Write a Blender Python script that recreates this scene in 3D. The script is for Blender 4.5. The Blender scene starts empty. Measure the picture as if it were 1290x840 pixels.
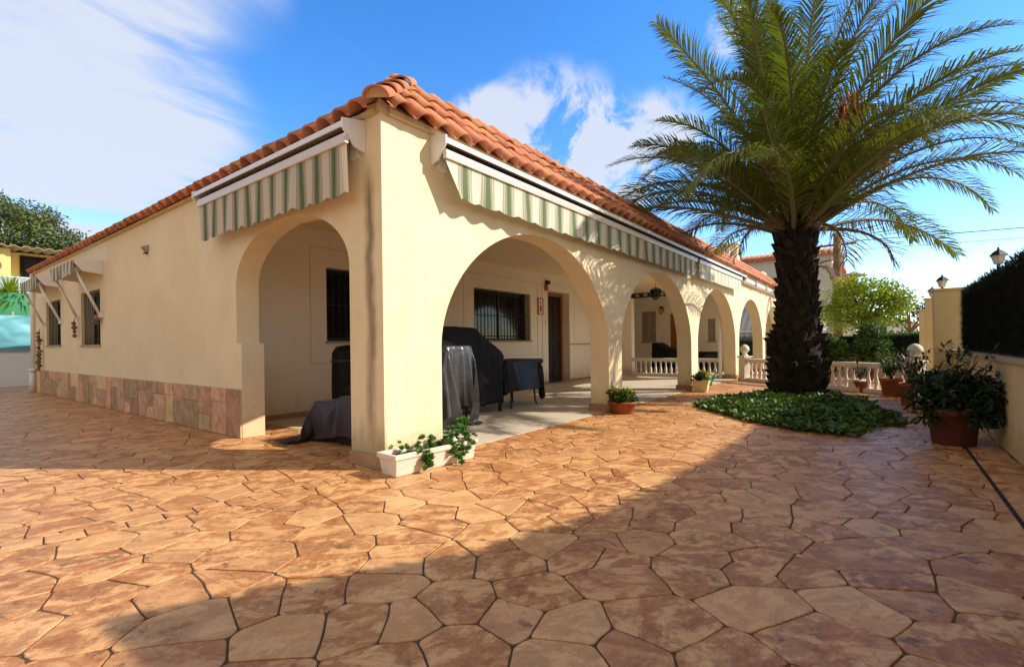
import bpy, bmesh, math, random
from mathutils import Vector, Matrix, noise as nz
R = math.radians
sc = bpy.context.scene
col = sc.collection

# ------------------------------------------------------------------ camera
YAW, ROLL, FPX = 0.6504, 0.0127, 618.7
cam = bpy.data.cameras.new('camera'); cam_o = bpy.data.objects.new('camera', cam); col.objects.link(cam_o)
fw = Vector((math.cos(YAW), math.sin(YAW), 0)); rt = Vector((math.sin(YAW), -math.cos(YAW), 0)); up = Vector((0, 0, 1))
c_, s_ = math.cos(ROLL), math.sin(ROLL)
rt2 = rt * c_ + up * s_; up2 = up * c_ - rt * s_
# image x axis / y axis as seen by a slightly rolled camera (scene leans anticlockwise)
cx_ = rt * c_ + up * s_
cy_ = -rt * s_ + up * c_
M = Matrix((( (rt*c_-up*s_).x, (up*c_+rt*s_).x, -fw.x), ((rt*c_-up*s_).y, (up*c_+rt*s_).y, -fw.y), ((rt*c_-up*s_).z, (up*c_+rt*s_).z, -fw.z)))
cam_o.matrix_world = Matrix.Translation((-2.531, -3.230, 1.0)) @ M.to_4x4()
cam.sensor_width = 36; cam.lens = 36 * FPX / 1290
cam.shift_y = 14.4 / 1290
cam.clip_start = 0.05; cam.clip_end = 2000
sc.camera = cam_o

# ------------------------------------------------------------------ exposure, sun, sky
sc.view_settings.view_transform = 'Standard'; sc.view_settings.look = 'None'
sc.view_settings.exposure = 1.06; sc.view_settings.gamma = 1; sc.view_settings.use_curve_mapping = False
SUN_EL = R(34); SUN_AZ = math.atan2(0.552, -0.834)      # from +Y towards +X
to_sun = Vector((math.sin(SUN_AZ)*math.cos(SUN_EL), math.cos(SUN_AZ)*math.cos(SUN_EL), math.sin(SUN_EL)))
sun = bpy.data.lights.new('sun', 'SUN'); sun.energy = 3.0; sun.angle = R(0.55); sun.color = (1, 0.91, 0.76)
sun_o = bpy.data.objects.new('sun', sun); col.objects.link(sun_o)
sun_o.rotation_euler = to_sun.to_track_quat('Z', 'Y').to_euler(); sun_o.location = (4, -12, 14)

class NT:
    """tiny node-tree helper"""
    def __init__(s, nt): s.nt = nt; s.n = nt.nodes; s.l = nt.links
    def new(s, t, **kw):
        n = s.n.new(t)
        for k, v in kw.items(): setattr(n, k, v)
        return n
    def put(s, sock, v):
        if v is None: return
        if hasattr(v, 'is_output') or hasattr(v, 'links'): s.l.new(v, sock)
        else: sock.default_value = v
    def math(s, op, a, b=None, c=None, clamp=False):
        n = s.new('ShaderNodeMath', operation=op, use_clamp=clamp)
        s.put(n.inputs[0], a); s.put(n.inputs[1], b); s.put(n.inputs[2], c); return n.outputs[0]
    def vmath(s, op, a, b=None, out=0):
        n = s.new('ShaderNodeVectorMath', operation=op)
        s.put(n.inputs[0], a); s.put(n.inputs[1], b); return n.outputs[out]
    def dot(s, a, b):
        return s.vmath('DOT_PRODUCT', a, b, 1)
    def mix(s, f, a, b, mode='MIX'):
        n = s.new('ShaderNodeMix', data_type='RGBA', blend_type=mode)
        s.put(n.inputs[0], f); s.put(n.inputs[6], a); s.put(n.inputs[7], b); return n.outputs[2]
    def noise(s, vec, scale, detail=4, rough=.55, dist=0, out='Fac'):
        n = s.new('ShaderNodeTexNoise'); s.put(n.inputs['Vector'], vec)
        n.inputs['Scale'].default_value = scale; n.inputs['Detail'].default_value = detail
        n.inputs['Roughness'].default_value = rough; n.inputs['Distortion'].default_value = dist
        return n.outputs[out]
    def voro(s, vec, scale, feature='F1', out='Distance', rnd=1):
        n = s.new('ShaderNodeTexVoronoi', feature=feature); s.put(n.inputs['Vector'], vec)
        n.inputs['Scale'].default_value = scale; n.inputs['Randomness'].default_value = rnd
        return n.outputs[out]
    def ramp(s, fac, stops, interp='LINEAR'):
        n = s.new('ShaderNodeValToRGB'); e = n.color_ramp.elements; n.color_ramp.interpolation = interp
        while len(e) < len(stops): e.new(.5)
        for el, (p, c) in zip(e, stops):
            el.position = p; el.color = (c, c, c, 1) if isinstance(c, (int, float)) else (*c, 1)
        s.put(n.inputs[0], fac); return n.outputs[0]
    def sstep(s, x, a, b):
        n = s.new('ShaderNodeMapRange', interpolation_type='SMOOTHSTEP')
        s.put(n.inputs[0], x); n.inputs[1].default_value = a; n.inputs[2].default_value = b
        return n.outputs[0]
    def mapping(s, vec, loc=(0,0,0), rot=(0,0,0), scale=(1,1,1)):
        n = s.new('ShaderNodeMapping'); s.put(n.inputs[0], vec)
        n.inputs[1].default_value = loc; n.inputs[2].default_value = rot; n.inputs[3].default_value = scale
        return n.outputs[0]
    def sep(s, v):
        n = s.new('ShaderNodeSeparateXYZ'); s.put(n.inputs[0], v); return n.outputs
    def comb(s, x, y, z=0):
        n = s.new('ShaderNodeCombineXYZ'); s.put(n.inputs[0], x); s.put(n.inputs[1], y); s.put(n.inputs[2], z); return n.outputs[0]

sc.cycles.diffuse_bounces = 8
# world: Nishita sky plus cirrus and cumulus placed by direction
w = bpy.data.worlds.new('World'); sc.world = w; w.use_nodes = True
t = NT(w.node_tree); t.n.clear()
sky = t.new('ShaderNodeTexSky', sky_type='NISHITA'); sky.sun_disc = False
sky.sun_elevation = SUN_EL; sky.sun_rotation = SUN_AZ; sky.altitude = 20; sky.air_density = 1.0; sky.dust_density = 0.15; sky.ozone_density = 2.6
d = t.vmath('NORMALIZE', t.new('ShaderNodeTexCoord').outputs['Generated'])
dx, dy, dz = t.sep(d)
zc = t.math('ADD', t.math('MAXIMUM', dz, 0.0), 0.14)
pl = t.comb(t.math('DIVIDE', dx, zc), t.math('DIVIDE', dy, zc))
def dirn(az, el):      # degrees right of the view axis, degrees above the horizon
    h = fw * math.cos(R(az)) + rt * math.sin(R(az)); return tuple(h * math.cos(R(el)) + up * math.sin(R(el)))
def blob(az, el, r0, r1, k=1.0):
    c = t.dot(d, dirn(az, el))
    return t.math('MULTIPLY', t.sstep(c, math.cos(R(r1)), math.cos(R(r0))), k)
def add(*a):
    r = a[0]
    for x in a[1:]: r = t.math('ADD', r, x)
    return r
mask_l = add(blob(-48, 24, 4, 20, .9), blob(-36, 19, 2, 12, .75), blob(-38, 36, 1, 11, .75), blob(-56, 12, 4, 24, .8), blob(-30, 33, 1, 7, .55), blob(-60, 38, 4, 18, .7))
mask_c = add(blob(5, 20, 4, 12, 1.05), blob(-3, 24, 1, 5, .8), blob(12, 17, 4, 11, 1.0), blob(24.5, 30, .5, 3, .8), blob(34, 35, 1, 6, .5), blob(18, 23, 1, 5, .5), blob(38, 12, 3, 14, .12))
rotp = t.mapping(pl, rot=(0, 0, R(25)), scale=(.55, 1.6, 1))
n1 = t.noise(rotp, 2.2, 9, .56, .5)
n2 = t.noise(t.vmath('SCALE', d, None), 9.0, 8, .62, .35)
t.n[-1]
for nn in t.n:
    if nn.type == 'VECT_MATH' and nn.operation == 'SCALE': nn.inputs[3].default_value = 1.0
cl = t.math('MULTIPLY', mask_l, t.math('ADD', t.sstep(n1, .26, .72), .30))
cc = t.math('MULTIPLY', mask_c, t.math('ADD', t.sstep(n2, .36, .62), .04))
wisp = t.math('MULTIPLY', t.sstep(n1, .60, .82), .18)
cloud = t.math('ADD', t.math('MULTIPLY', t.sstep(cl, .05, 1.15), .93), t.math('MULTIPLY', t.sstep(cc, .05, .85), .9)); cloud = t.math('ADD', cloud, wisp, None, True)
# broken bright cloud added behind the camera, unseen, to warm the ambient light
back = t.sstep(t.dot(d, tuple(fw * -.93 + up * .25)), -.05, .32)
n3 = t.noise(pl, 1.3, 7, .55, .3)
backc = t.math('MULTIPLY', back, t.sstep(n3, .22, .50))
hs = t.new('ShaderNodeHueSaturation'); hs.inputs['Hue'].default_value = .507; hs.inputs['Saturation'].default_value = 1.32; hs.inputs['Value'].default_value = 1.15
t.l.new(sky.outputs[0], hs.inputs['Color'])
skyc = t.mix(cloud, hs.outputs[0], (2.8, 3.0, 3.45, 1)); skyc = t.mix(backc, skyc, (2.65, 2.3, 1.8, 1))
bg = t.new('ShaderNodeBackground'); bg.inputs['Strength'].default_value = 0.13; t.l.new(skyc, bg.inputs['Color'])
t.l.new(bg.outputs[0], t.new('ShaderNodeOutputWorld').inputs[0])

# ------------------------------------------------------------------ materials
MATS = {}
def mat(name, color=(.5, .5, .5), rough=.7, spec=.4, metal=0, build=None, noise=.12, nscale=6, bump=.0, bscale=60, island=0.0, transl=0.0, ior=None):
    m = bpy.data.materials.new(name); m.use_nodes = True
    t = NT(m.node_tree); b = t.n['Principled BSDF']
    b.inputs['Roughness'].default_value = rough; b.inputs['Specular IOR Level'].default_value = spec; b.inputs['Metallic'].default_value = metal
    P = t.new('ShaderNodeTexCoord').outputs['Object']
    if build:
        build(t, b, P)
    else:
        n = t.noise(P, nscale, 5, .6)
        lo = tuple(c * (1 - noise * 1.6) for c in color) + (1,); hi = tuple(min(1, c * (1 + noise)) for c in color) + (1,)
        c = t.mix(n, lo, hi)
        if island:
            g = t.new('ShaderNodeNewGeometry').outputs['Random Per Island']
            v = t.math('ADD', t.math('MULTIPLY', g, island * 2), 1 - island)
            h = t.new('ShaderNodeHueSaturation'); t.l.new(c, h.inputs['Color']); t.l.new(v, h.inputs['Value'])
            hr = t.math('ADD', t.math('MULTIPLY', t.math('FRACT', t.math('MULTIPLY', g, 7.31)), .05 * (1 if island > .15 else .4)), .5 - .025 * (1 if island > .15 else .4))
            t.l.new(hr, h.inputs['Hue']); c = h.outputs[0]
        t.l.new(c, b.inputs['Base Color'])
        if bump:
            bn = t.new('ShaderNodeBump'); bn.inputs['Strength'].default_value = bump; bn.inputs['Distance'].default_value = .01
            t.l.new(t.noise(P, bscale, 4, .6), bn.inputs['Height']); t.l.new(bn.outputs[0], b.inputs['Normal'])
        if transl:
            tr = t.new('ShaderNodeBsdfTranslucent'); t.l.new(t.mix(1.0, c, (1.25, 1.3, .5, 1), 'MULTIPLY'), tr.inputs['Color'])
            mx = t.new('ShaderNodeMixShader'); mx.inputs[0].default_value = transl
            t.l.new(b.outputs[0], mx.inputs[1]); t.l.new(tr.outputs[0], mx.inputs[2])
            t.l.new(mx.outputs[0], t.n['Material Output'].inputs[0])
    MATS[name] = m; return m

def bump_to(t, b, height, strength, dist):
    bn = t.new('ShaderNodeBump'); bn.inputs['Strength'].default_value = strength; bn.inputs['Distance'].default_value = dist
    t.l.new(height, bn.inputs['Height']); t.l.new(bn.outputs[0], b.inputs['Normal'])

def patio_nodes(t, b, P):
    g = t.new('ShaderNodeNewGeometry').outputs['Random Per Island']
    r1 = t.math('FRACT', t.math('MULTIPLY', g, 17.13)); r2 = t.math('FRACT', t.math('MULTIPLY', g, 53.7)); r3 = t.math('FRACT', t.math('MULTIPLY', g, 131.9))
    jit = t.comb(t.math('MULTIPLY', r1, 40), t.math('MULTIPLY', r2, 40), t.math('MULTIPLY', r3, 10))
    ang = t.new('ShaderNodeVectorRotate', rotation_type='Z_AXIS'); t.l.new(P, ang.inputs['Vector']); t.l.new(t.math('MULTIPLY', r3, 1.2), ang.inputs['Angle'])
    Q = t.vmath('ADD', ang.outputs[0], jit)
    Qs = t.mapping(Q, rot=(0, 0, R(20)), scale=(1.5, 2.6, 1))
    vein = t.noise(Qs, 3.6, 9, .68, .5)
    blot = t.noise(t.vmath('ADD', Q, (7.3, 2.1, 0)), 6.5, 8, .68, .4)
    blk = t.noise(t.vmath('ADD', Q, (1.3, 9.1, 4)), 6.5, 9, .74, .3)
    fine = t.noise(P, 26, 6, .72); grit = t.noise(P, 120, 3, .7); big = t.noise(P, .8, 4, .6, .4)
    base = t.mix(t.sstep(vein, .44, .56), (.44, .18, .066, 1), (.735, .425, .20, 1))
    base = t.mix(t.math('MULTIPLY', t.sstep(blot, .49, .57), t.math('ADD', t.math('MULTIPLY', r1, .65), .3)), base, (.29, .105, .038, 1))
    base = t.mix(t.math('MULTIPLY', t.sstep(r2, .55, 1.0), .5), base, (.80, .50, .25, 1))
    base = t.mix(t.math('MULTIPLY', t.sstep(r3, .6, 1.0), .45), base, (.42, .18, .085, 1))
    base = t.mix(t.math('MULTIPLY', t.sstep(big, .5, .72), .3), base, (.50, .25, .13, 1))
    base = t.mix(t.math('MULTIPLY', t.sstep(blk, .56, .65), t.math('ADD', t.math('MULTIPLY', r3, .7), .25)), base, (.11, .062, .036, 1))
    base = t.mix(t.math('MULTIPLY', t.sstep(fine, .42, .75), .40), base, (.82, .55, .31, 1))
    base = t.mix(t.math('MULTIPLY', t.sstep(grit, .54, .72), .38), base, (.21, .10, .045, 1))
    base = t.mix(1.0, base, (.95, .89, .80, 1), 'MULTIPLY')
    t.l.new(base, b.inputs['Base Color'])
    t.l.new(t.math('ADD', t.math('MULTIPLY', fine, .25), .28), b.inputs['Roughness'])
    bump_to(t, b, t.math('ADD', t.math('MULTIPLY', vein, .9), t.math('ADD', t.math('MULTIPLY', fine, .22), t.math('MULTIPLY', grit, .05))), .6, .02)
mat('stamped_concrete', build=patio_nodes, spec=.3)

def stucco_nodes(c1, c2, stains=True):
    def f(t, b, P):
        n = t.noise(P, 1.3, 6, .6, .3); n2 = t.noise(P, 9, 4, .6)
        base = t.mix(t.sstep(t.math('ADD', t.math('MULTIPLY', n, .7), t.math('MULTIPLY', n2, .3)), .3, .7), (*c1, 1), (*c2, 1))
        x, y, z = t.sep(P)
        runs = t.noise(t.mapping(P, scale=(7, 7, .35)), 1.0, 5, .65)
        base = t.mix(t.math('MULTIPLY', t.sstep(runs, .58, .78), .22), base, (.42, .33, .2, 1))
        damp = t.math('MULTIPLY', t.math('SUBTRACT', 1.0, t.sstep(t.math('ADD', z, t.math('MULTIPLY', t.math('SUBTRACT', n2, .5), .5)), .02, .42)), .42)
        base = t.mix(damp, base, (.36, .25, .10, 1))
        if stains:
            # long weather streak down the corner pier's end face, as on the real wall
            yy = t.math('SUBTRACT', t.math('ADD', y, t.math('MULTIPLY', t.math('SUBTRACT', t.noise(P, 3, 3), .5), .12)), .16)
            g = t.math('SUBTRACT', 1.0, t.sstep(t.math('ABSOLUTE', yy), .0, .10))
            zr = t.math('MULTIPLY', t.sstep(z, .05, .5), t.math('SUBTRACT', 1.0, t.sstep(z, 2.2, 2.6)))
            g = t.math('MULTIPLY', t.math('MULTIPLY', g, zr), t.math('LESS_THAN', x, .02))
            g = t.math('MULTIPLY', g, t.math('ADD', t.sstep(runs, .25, .7), .25))
            base = t.mix(t.math('MULTIPLY', g, .68, None, True), base, (.15, .10, .06, 1))
            m2 = t.math('MULTIPLY', t.math('MULTIPLY', t.math('LESS_THAN', x, .02), t.math('LESS_THAN', y, .5)), t.math('SUBTRACT', 1.0, t.sstep(t.math('ADD', z, t.math('MULTIPLY', runs, .5)), .3, .75)))
            base = t.mix(t.math('MULTIPLY', m2, .5), base, (.17, .14, .04, 1))
        t.l.new(base, b.inputs['Base Color'])
        bump_to(t, b, t.math('ADD', t.noise(P, 95, 3, .6), t.math('MULTIPLY', t.noise(P, 14, 3), .8)), .22, .012)
    return f
mat('cream_stucco', build=stucco_nodes((.75, .625, .40), (.83, .72, .51)), rough=.85, spec=.25)
mat('porch_plaster', build=stucco_nodes((.84, .775, .66), (.88, .82, .70), False), rough=.85, spec=.25)
mat('gate_stucco', build=stucco_nodes((.60, .47, .24), (.68, .54, .29), False), rough=.85, spec=.25)
mat('ceiling_paint', (.84, .70, .46), .85, noise=.05)
mat('moulding', (.70, .60, .43), .85, noise=.08)
mat('grey_stucco', build=stucco_nodes((.50, .485, .45), (.57, .55, .52), False), rough=.85, spec=.25)
mat('yellow_stucco', build=stucco_nodes((.76, .58, .20), (.82, .64, .27), False), rough=.85, spec=.25)
mat('white_render', (.80, .78, .74), .8, noise=.06, nscale=2, bump=.2)
mat('white_paint', (.80, .79, .76), .45, noise=.05, nscale=3)
mat('white_metal', (.80, .80, .80), .35, noise=.04, nscale=4)
mat('pinkish_bar', (.66, .60, .56), .4, noise=.05)
mat('dark_metal', (.025, .026, .028), .45, noise=.2)
mat('glass', (.010, .012, .014), .08, spec=.22, noise=.3, nscale=2)
mat('dark_wood', (.030, .011, .006), .5, spec=.15, noise=.4, nscale=9)
mat('orange_wood', (.34, .135, .04), .45, noise=.3, nscale=8)
mat('terracotta', (.33, .095, .04), .72, noise=.22, nscale=7, bump=.15)
mat('roof_clay', (.56, .215, .105), .78, noise=.3, nscale=6, bump=.3, bscale=45, island=.13)
mat('mortar', (.60, .49, .30), .9, noise=.15, bump=.4, bscale=40)
mat('cladding', (.60, .365, .19), .62, noise=.5, nscale=9, bump=.4, bscale=22, island=.36)
mat('plinth_tile', (.42, .235, .12), .6, noise=.3, nscale=8, bump=.2)
mat('porch_concrete', (.60, .53, .42), .55, noise=.16, nscale=2.5, bump=.12)
mat('balustrade_white', (.76, .70, .62), .7, noise=.12, nscale=5, bump=.2)
mat('concrete_trough', (.76, .66, .55), .8, noise=.14, nscale=7, bump=.35, bscale=40)
mat('cream_pot', (.76, .62, .30), .6, noise=.1)
mat('joint_mortar', (.11, .064, .036), .9, noise=.35, nscale=12, bump=.4)
mat('terracotta_dark', (.11, .032, .016), .8, noise=.3, nscale=7, bump=.15)
mat('soil', (.05, .035, .025), .95, noise=.4, nscale=30, bump=.5)
mat('black_cover', (.006, .006, .007), .55, spec=.18, noise=.3, nscale=4, bump=.25, bscale=9)
mat('navy_cover', (.012, .011, .018), .5, spec=.3, noise=.3, nscale=4, bump=.25, bscale=9)
mat('grey_tarp', (.06, .064, .072), .24, spec=.75, noise=.4, nscale=5, bump=1.0, bscale=9)
mat('plum_cover', (.036, .024, .028), .55, noise=.2, nscale=3, bump=.3, bscale=10)
mat('trunk_bark', (.032, .023, .016), .95, noise=.6, nscale=16, bump=.9, bscale=40, island=.5)
mat('palm_leaf', (.125, .155, .026), .42, spec=.45, noise=.25, nscale=3, island=.26, transl=.3)
mat('palm_rib', (.17, .155, .05), .5, noise=.25, nscale=6)
mat('palm_old', (.16, .105, .045), .7, noise=.3, nscale=6, island=.3)
mat('fruit_orange', (.52, .13, .02), .6, noise=.25)
mat('ivy_leaf', (.075, .14, .02), .5, noise=.25, nscale=4, island=.38, transl=.22)
mat('leaf_green', (.055, .12, .022), .5, noise=.25, nscale=5, island=.33, transl=.25)
mat('leaf_dark', (.022, .045, .016), .55, noise=.3, nscale=5, island=.35, transl=.12)
mat('leaf_lime', (.26, .33, .02), .5, noise=.22, nscale=1.2, island=.3, transl=.4)
mat('leaf_pine', (.125, .165, .055), .65, noise=.4, nscale=.7, island=.36, transl=.15)
mat('leaf_yellow', (.36, .36, .03), .5, noise=.2, nscale=6, island=.25, transl=.3)
mat('succulent', (.075, .20, .03), .5, noise=.25, nscale=8, island=.3, transl=.2)
mat('petal_yellow', (.72, .52, .06), .6, noise=.15, island=.2, transl=.2)
mat('screen_green', (.008, .018, .010), .8, noise=.4, nscale=5, island=.5)
mat('wood_pole', (.20, .10, .05), .85, noise=.3, nscale=6)
mat('grey_metal', (.30, .30, .29), .5, noise=.1)
mat('blue_tarp', (.13, .40, .50), .5, noise=.3, nscale=1.4, bump=.9, bscale=2.2)
mat('green_tarp', (.05, .28, .12), .6, noise=.35, nscale=2)
mat('teal_panel', (.28, .40, .42), .5, noise=.1)
mat('can_green', (.01, .15, .05), .35, noise=.1)
mat('bottle_blue', (.10, .34, .55), .3, noise=.2)
mat('red_paint', (.42, .06, .03), .5, noise=.1)
mat('dried_leaf', (.10, .05, .025), .8, noise=.4, island=.5)
mat('earth', (.36, .27, .19), .9, noise=.25, nscale=.6, bump=.2)
mat('lantern_glass', (.62, .60, .55), .25, noise=.1)
mat('amber_glass', (.55, .30, .07), .25, noise=.2)
mat('slab_stone', (.42, .34, .25), .8, noise=.22, nscale=7, bump=.3)
mat('drain_dark', (.02, .016, .013), .8, noise=.3)
mat('ornament_red', (.34, .10, .07), .6, noise=.4, nscale=40)
mat('ornament_mix', (.30, .20, .10), .6, noise=.6, nscale=50, island=.5)

def awning_nodes(c_bg, c_st, period, axis):
    def f(t, b, P):
        x, y, z = t.sep(P); a = x if axis == 'X' else y
        ph = t.math('FRACT', t.math('DIVIDE', a, period))
        def band(c, w_): return t.math('LESS_THAN', t.math('ABSOLUTE', t.math('SUBTRACT', ph, c)), w_)
        m = t.math('MAXIMUM', band(.5, .095), t.math('MULTIPLY', t.math('MAXIMUM', band(.25, .04), band(.75, .04)), .55))
        m2 = t.math('MULTIPLY', t.math('MAXIMUM', band(.37, .06), band(.63, .06)), .66)
        base = t.mix(t.math('MAXIMUM', m, m2), (*c_bg, 1), (*c_st, 1))
        base = t.mix(t.math('MULTIPLY', t.noise(P, 5, 4), .25), base, (.45, .42, .33, 1))
        t.l.new(base, b.inputs['Base Color'])
        tr = t.new('ShaderNodeBsdfTranslucent'); t.l.new(base, tr.inputs['Color'])
        mx = t.new('ShaderNodeMixShader'); mx.inputs[0].default_value = .18
        t.l.new(b.outputs[0], mx.inputs[1]); t.l.new(tr.outputs[0], mx.inputs[2]); t.l.new(mx.outputs[0], t.n['Material Output'].inputs[0])
    return f
mat('awning_cloth_x', build=awning_nodes((.74, .72, .62), (.105, .165, .06), .33, 'X'), rough=.8, spec=.2)
mat('awning_cloth_y', build=awning_nodes((.66, .60, .50), (.075, .125, .045), .255, 'Y'), rough=.8, spec=.2)
mat('awning_cloth_pale', build=awning_nodes((.80, .78, .72), (.50, .58, .40), .33, 'X'), rough=.8, spec=.2)
mat('awning_cloth_grey', build=awning_nodes((.62, .62, .62), (.36, .40, .42), .3, 'Y'), rough=.8, spec=.2)

# ------------------------------------------------------------------ mesh helpers
class MB:
    def __init__(s): s.v = []; s.f = []; s.sm = []; s.mi = []; s.cur = 0
    def add(s, vs, fs, smooth=False):
        o = len(s.v); s.v += [tuple(p) for p in vs]
        for f in fs: s.f.append(tuple(i + o for i in f)); s.sm.append(smooth); s.mi.append(s.cur)
        return s
    def box(s, x0, x1, y0, y1, z0, z1):
        v = [(x, y, z) for z in (z0, z1) for y in (y0, y1) for x in (x0, x1)]
        return s.add(v, [(0,2,3,1), (4,5,7,6), (0,1,5,4), (2,6,7,3), (0,4,6,2), (1,3,7,5)])
    def obox(s, o, ax, ay, az):      # oriented box from corner o with edge vectors
        o, ax, ay, az = map(Vector, (o, ax, ay, az))
        v = [o + ax*i + ay*j + az*k for k in (0,1) for j in (0,1) for i in (0,1)]
        return s.add(v, [(0,2,3,1), (4,5,7,6), (0,1,5,4), (2,6,7,3), (0,4,6,2), (1,3,7,5)])
    def prism(s, poly, axis, a, b_):  # poly: 2D points; axis 'X': (y,z), 'Y': (x,z), 'Z': (x,y)
        def P(p, q):
            return (q, p[0], p[1]) if axis == 'X' else (p[0], q, p[1]) if axis == 'Y' else (p[0], p[1], q)
        n = len(poly)
        v = [P(p, a) for p in poly] + [P(p, b_) for p in poly]
        fs = [tuple(range(n))[::-1], tuple(range(n, 2*n))] + [(i, (i+1) % n, n + (i+1) % n, n + i) for i in range(n)]
        return s.add(v, fs)
    def tube(s, pts, r, n=8, cap=True, smooth=True):
        pts = [Vector(p) for p in pts]; rs = r if isinstance(r, (list, tuple)) else [r] * len(pts)
        vs = []; ref = None
        for i, p in enumerate(pts):
            d = (pts[min(i+1, len(pts)-1)] - pts[max(i-1, 0)]).normalized()
            if ref is None: ref = Vector((0,0,1)) if abs(d.z) < .9 else Vector((1,0,0))
            a = d.cross(ref).normalized(); b_ = a.cross(d).normalized(); ref = b_
            vs += [p + (a*math.cos(k*2*math.pi/n) + b_*math.sin(k*2*math.pi/n)) * rs[i] for k in range(n)]
        fs = [(i*n+k, i*n+(k+1)%n, (i+1)*n+(k+1)%n, (i+1)*n+k) for i in range(len(pts)-1) for k in range(n)]
        if cap: fs += [tuple(range(n))[::-1], tuple(range((len(pts)-1)*n, len(pts)*n))]
        return s.add(vs, fs, smooth)
    def lathe(s, prof, c=(0,0,0), n=20, smooth=True):   # prof: (r,z) from bottom to top
        vs = [(c[0]+r*math.cos(k*2*math.pi/n), c[1]+r*math.sin(k*2*math.pi/n), c[2]+z) for r, z in prof for k in range(n)]
        fs = [(i*n+k, i*n+(k+1)%n, (i+1)*n+(k+1)%n, (i+1)*n+k) for i in range(len(prof)-1) for k in range(n)]
        fs += [tuple(range(n))[::-1], tuple(range((len(prof)-1)*n, len(prof)*n))]
        return s.add(vs, fs, smooth)
    def grid(s, f, nu, nv, smooth=True):
        vs = [f(i/nu, j/nv) for j in range(nv+1) for i in range(nu+1)]
        fs = [(j*(nu+1)+i, j*(nu+1)+i+1, (j+1)*(nu+1)+i+1, (j+1)*(nu+1)+i) for j in range(nv) for i in range(nu)]
        return s.add(vs, fs, smooth)
    def leaf(s, p, d, n, L, W):      # folded pointed blade
        d = Vector(d).normalized(); sd = d.cross(Vector(n))
        if sd.length < 1e-3: sd = d.cross(Vector((.3, .7, .2)))
        sd.normalize(); nn = sd.cross(d); p = Vector(p)
        return s.add([p, p + d*L*.45 + sd*W*.5 + nn*W*.12, p + d*L, p + d*L*.45 - sd*W*.5 + nn*W*.12], [(0, 1, 2), (0, 2, 3)])
    def cells(s, us, zs, solid, P):  # wall plate with rectangular holes; P(u,z,side) -> point
        nu, nz = len(us)-1, len(zs)-1
        S = [[solid((us[i]+us[i+1])/2, (zs[j]+zs[j+1])/2) for j in range(nz)] for i in range(nu)]
        g = lambda i, j: 0 <= i < nu and 0 <= j < nz and S[i][j]
        for i in range(nu):
            for j in range(nz):
                if not S[i][j]: continue
                u0, u1, z0, z1 = us[i], us[i+1], zs[j], zs[j+1]
                q = [P(u0,z0,0), P(u1,z0,0), P(u1,z1,0), P(u0,z1,0), P(u0,z0,1), P(u1,z0,1), P(u1,z1,1), P(u0,z1,1)]
                fs = [(0,1,2,3), (7,6,5,4)]
                if not g(i-1,j): fs.append((0,3,7,4))
                if not g(i+1,j): fs.append((1,5,6,2))
                if not g(i,j-1): fs.append((0,4,5,1))
                if not g(i,j+1): fs.append((3,2,6,7))
                s.add(q, fs)
        return s
    def build(s, name, m, parent=None, bevel=0, loc=None, solid=0, fix=True):
        me = bpy.data.meshes.new(name); me.from_pydata(s.v, [], s.f)
        ms = m if isinstance(m, (list, tuple)) else [m]
        for k in ms: me.materials.append(MATS[k] if isinstance(k, str) else k)
        for p, sm, mi in zip(me.polygons, s.sm, s.mi): p.use_smooth = sm; p.material_index = mi
        if fix and len(s.f) < 30000:
            bm = bmesh.new(); bm.from_mesh(me); bmesh.ops.recalc_face_normals(bm, faces=bm.faces); bm.to_mesh(me); bm.free()
        o = bpy.data.objects.new(name, me); col.objects.link(o)
        if parent: o.parent = parent
        if loc: o.location = loc
        if solid:
            md = o.modifiers.new('thick', 'SOLIDIFY'); md.thickness = solid; md.offset = 0
        if bevel:
            md = o.modifiers.new('bevel', 'BEVEL'); md.width = bevel; md.segments = 2; md.limit_method = 'ANGLE'; md.angle_limit = R(40)
        return o
def tag(o, label=None, cat=None, group=None, kind=None):
    if label: o['label'] = label
    if cat: o['category'] = cat
    if group: o['group'] = group
    if kind: o['kind'] = kind
    return o
def empty(name, loc, label=None, cat=None, group=None, rz=0):
    o = bpy.data.objects.new(name, None); col.objects.link(o); o.location = loc; o.rotation_euler.z = rz; o.empty_display_size = .1
    return tag(o, label, cat, group)
def copy_tree(o, parent=None):
    c = o.copy(); col.objects.link(c)
    if parent: c.parent = parent
    for ch in list(o.children): copy_tree(ch, c)
    return c
def rnd(seed): return random.Random(seed)

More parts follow.
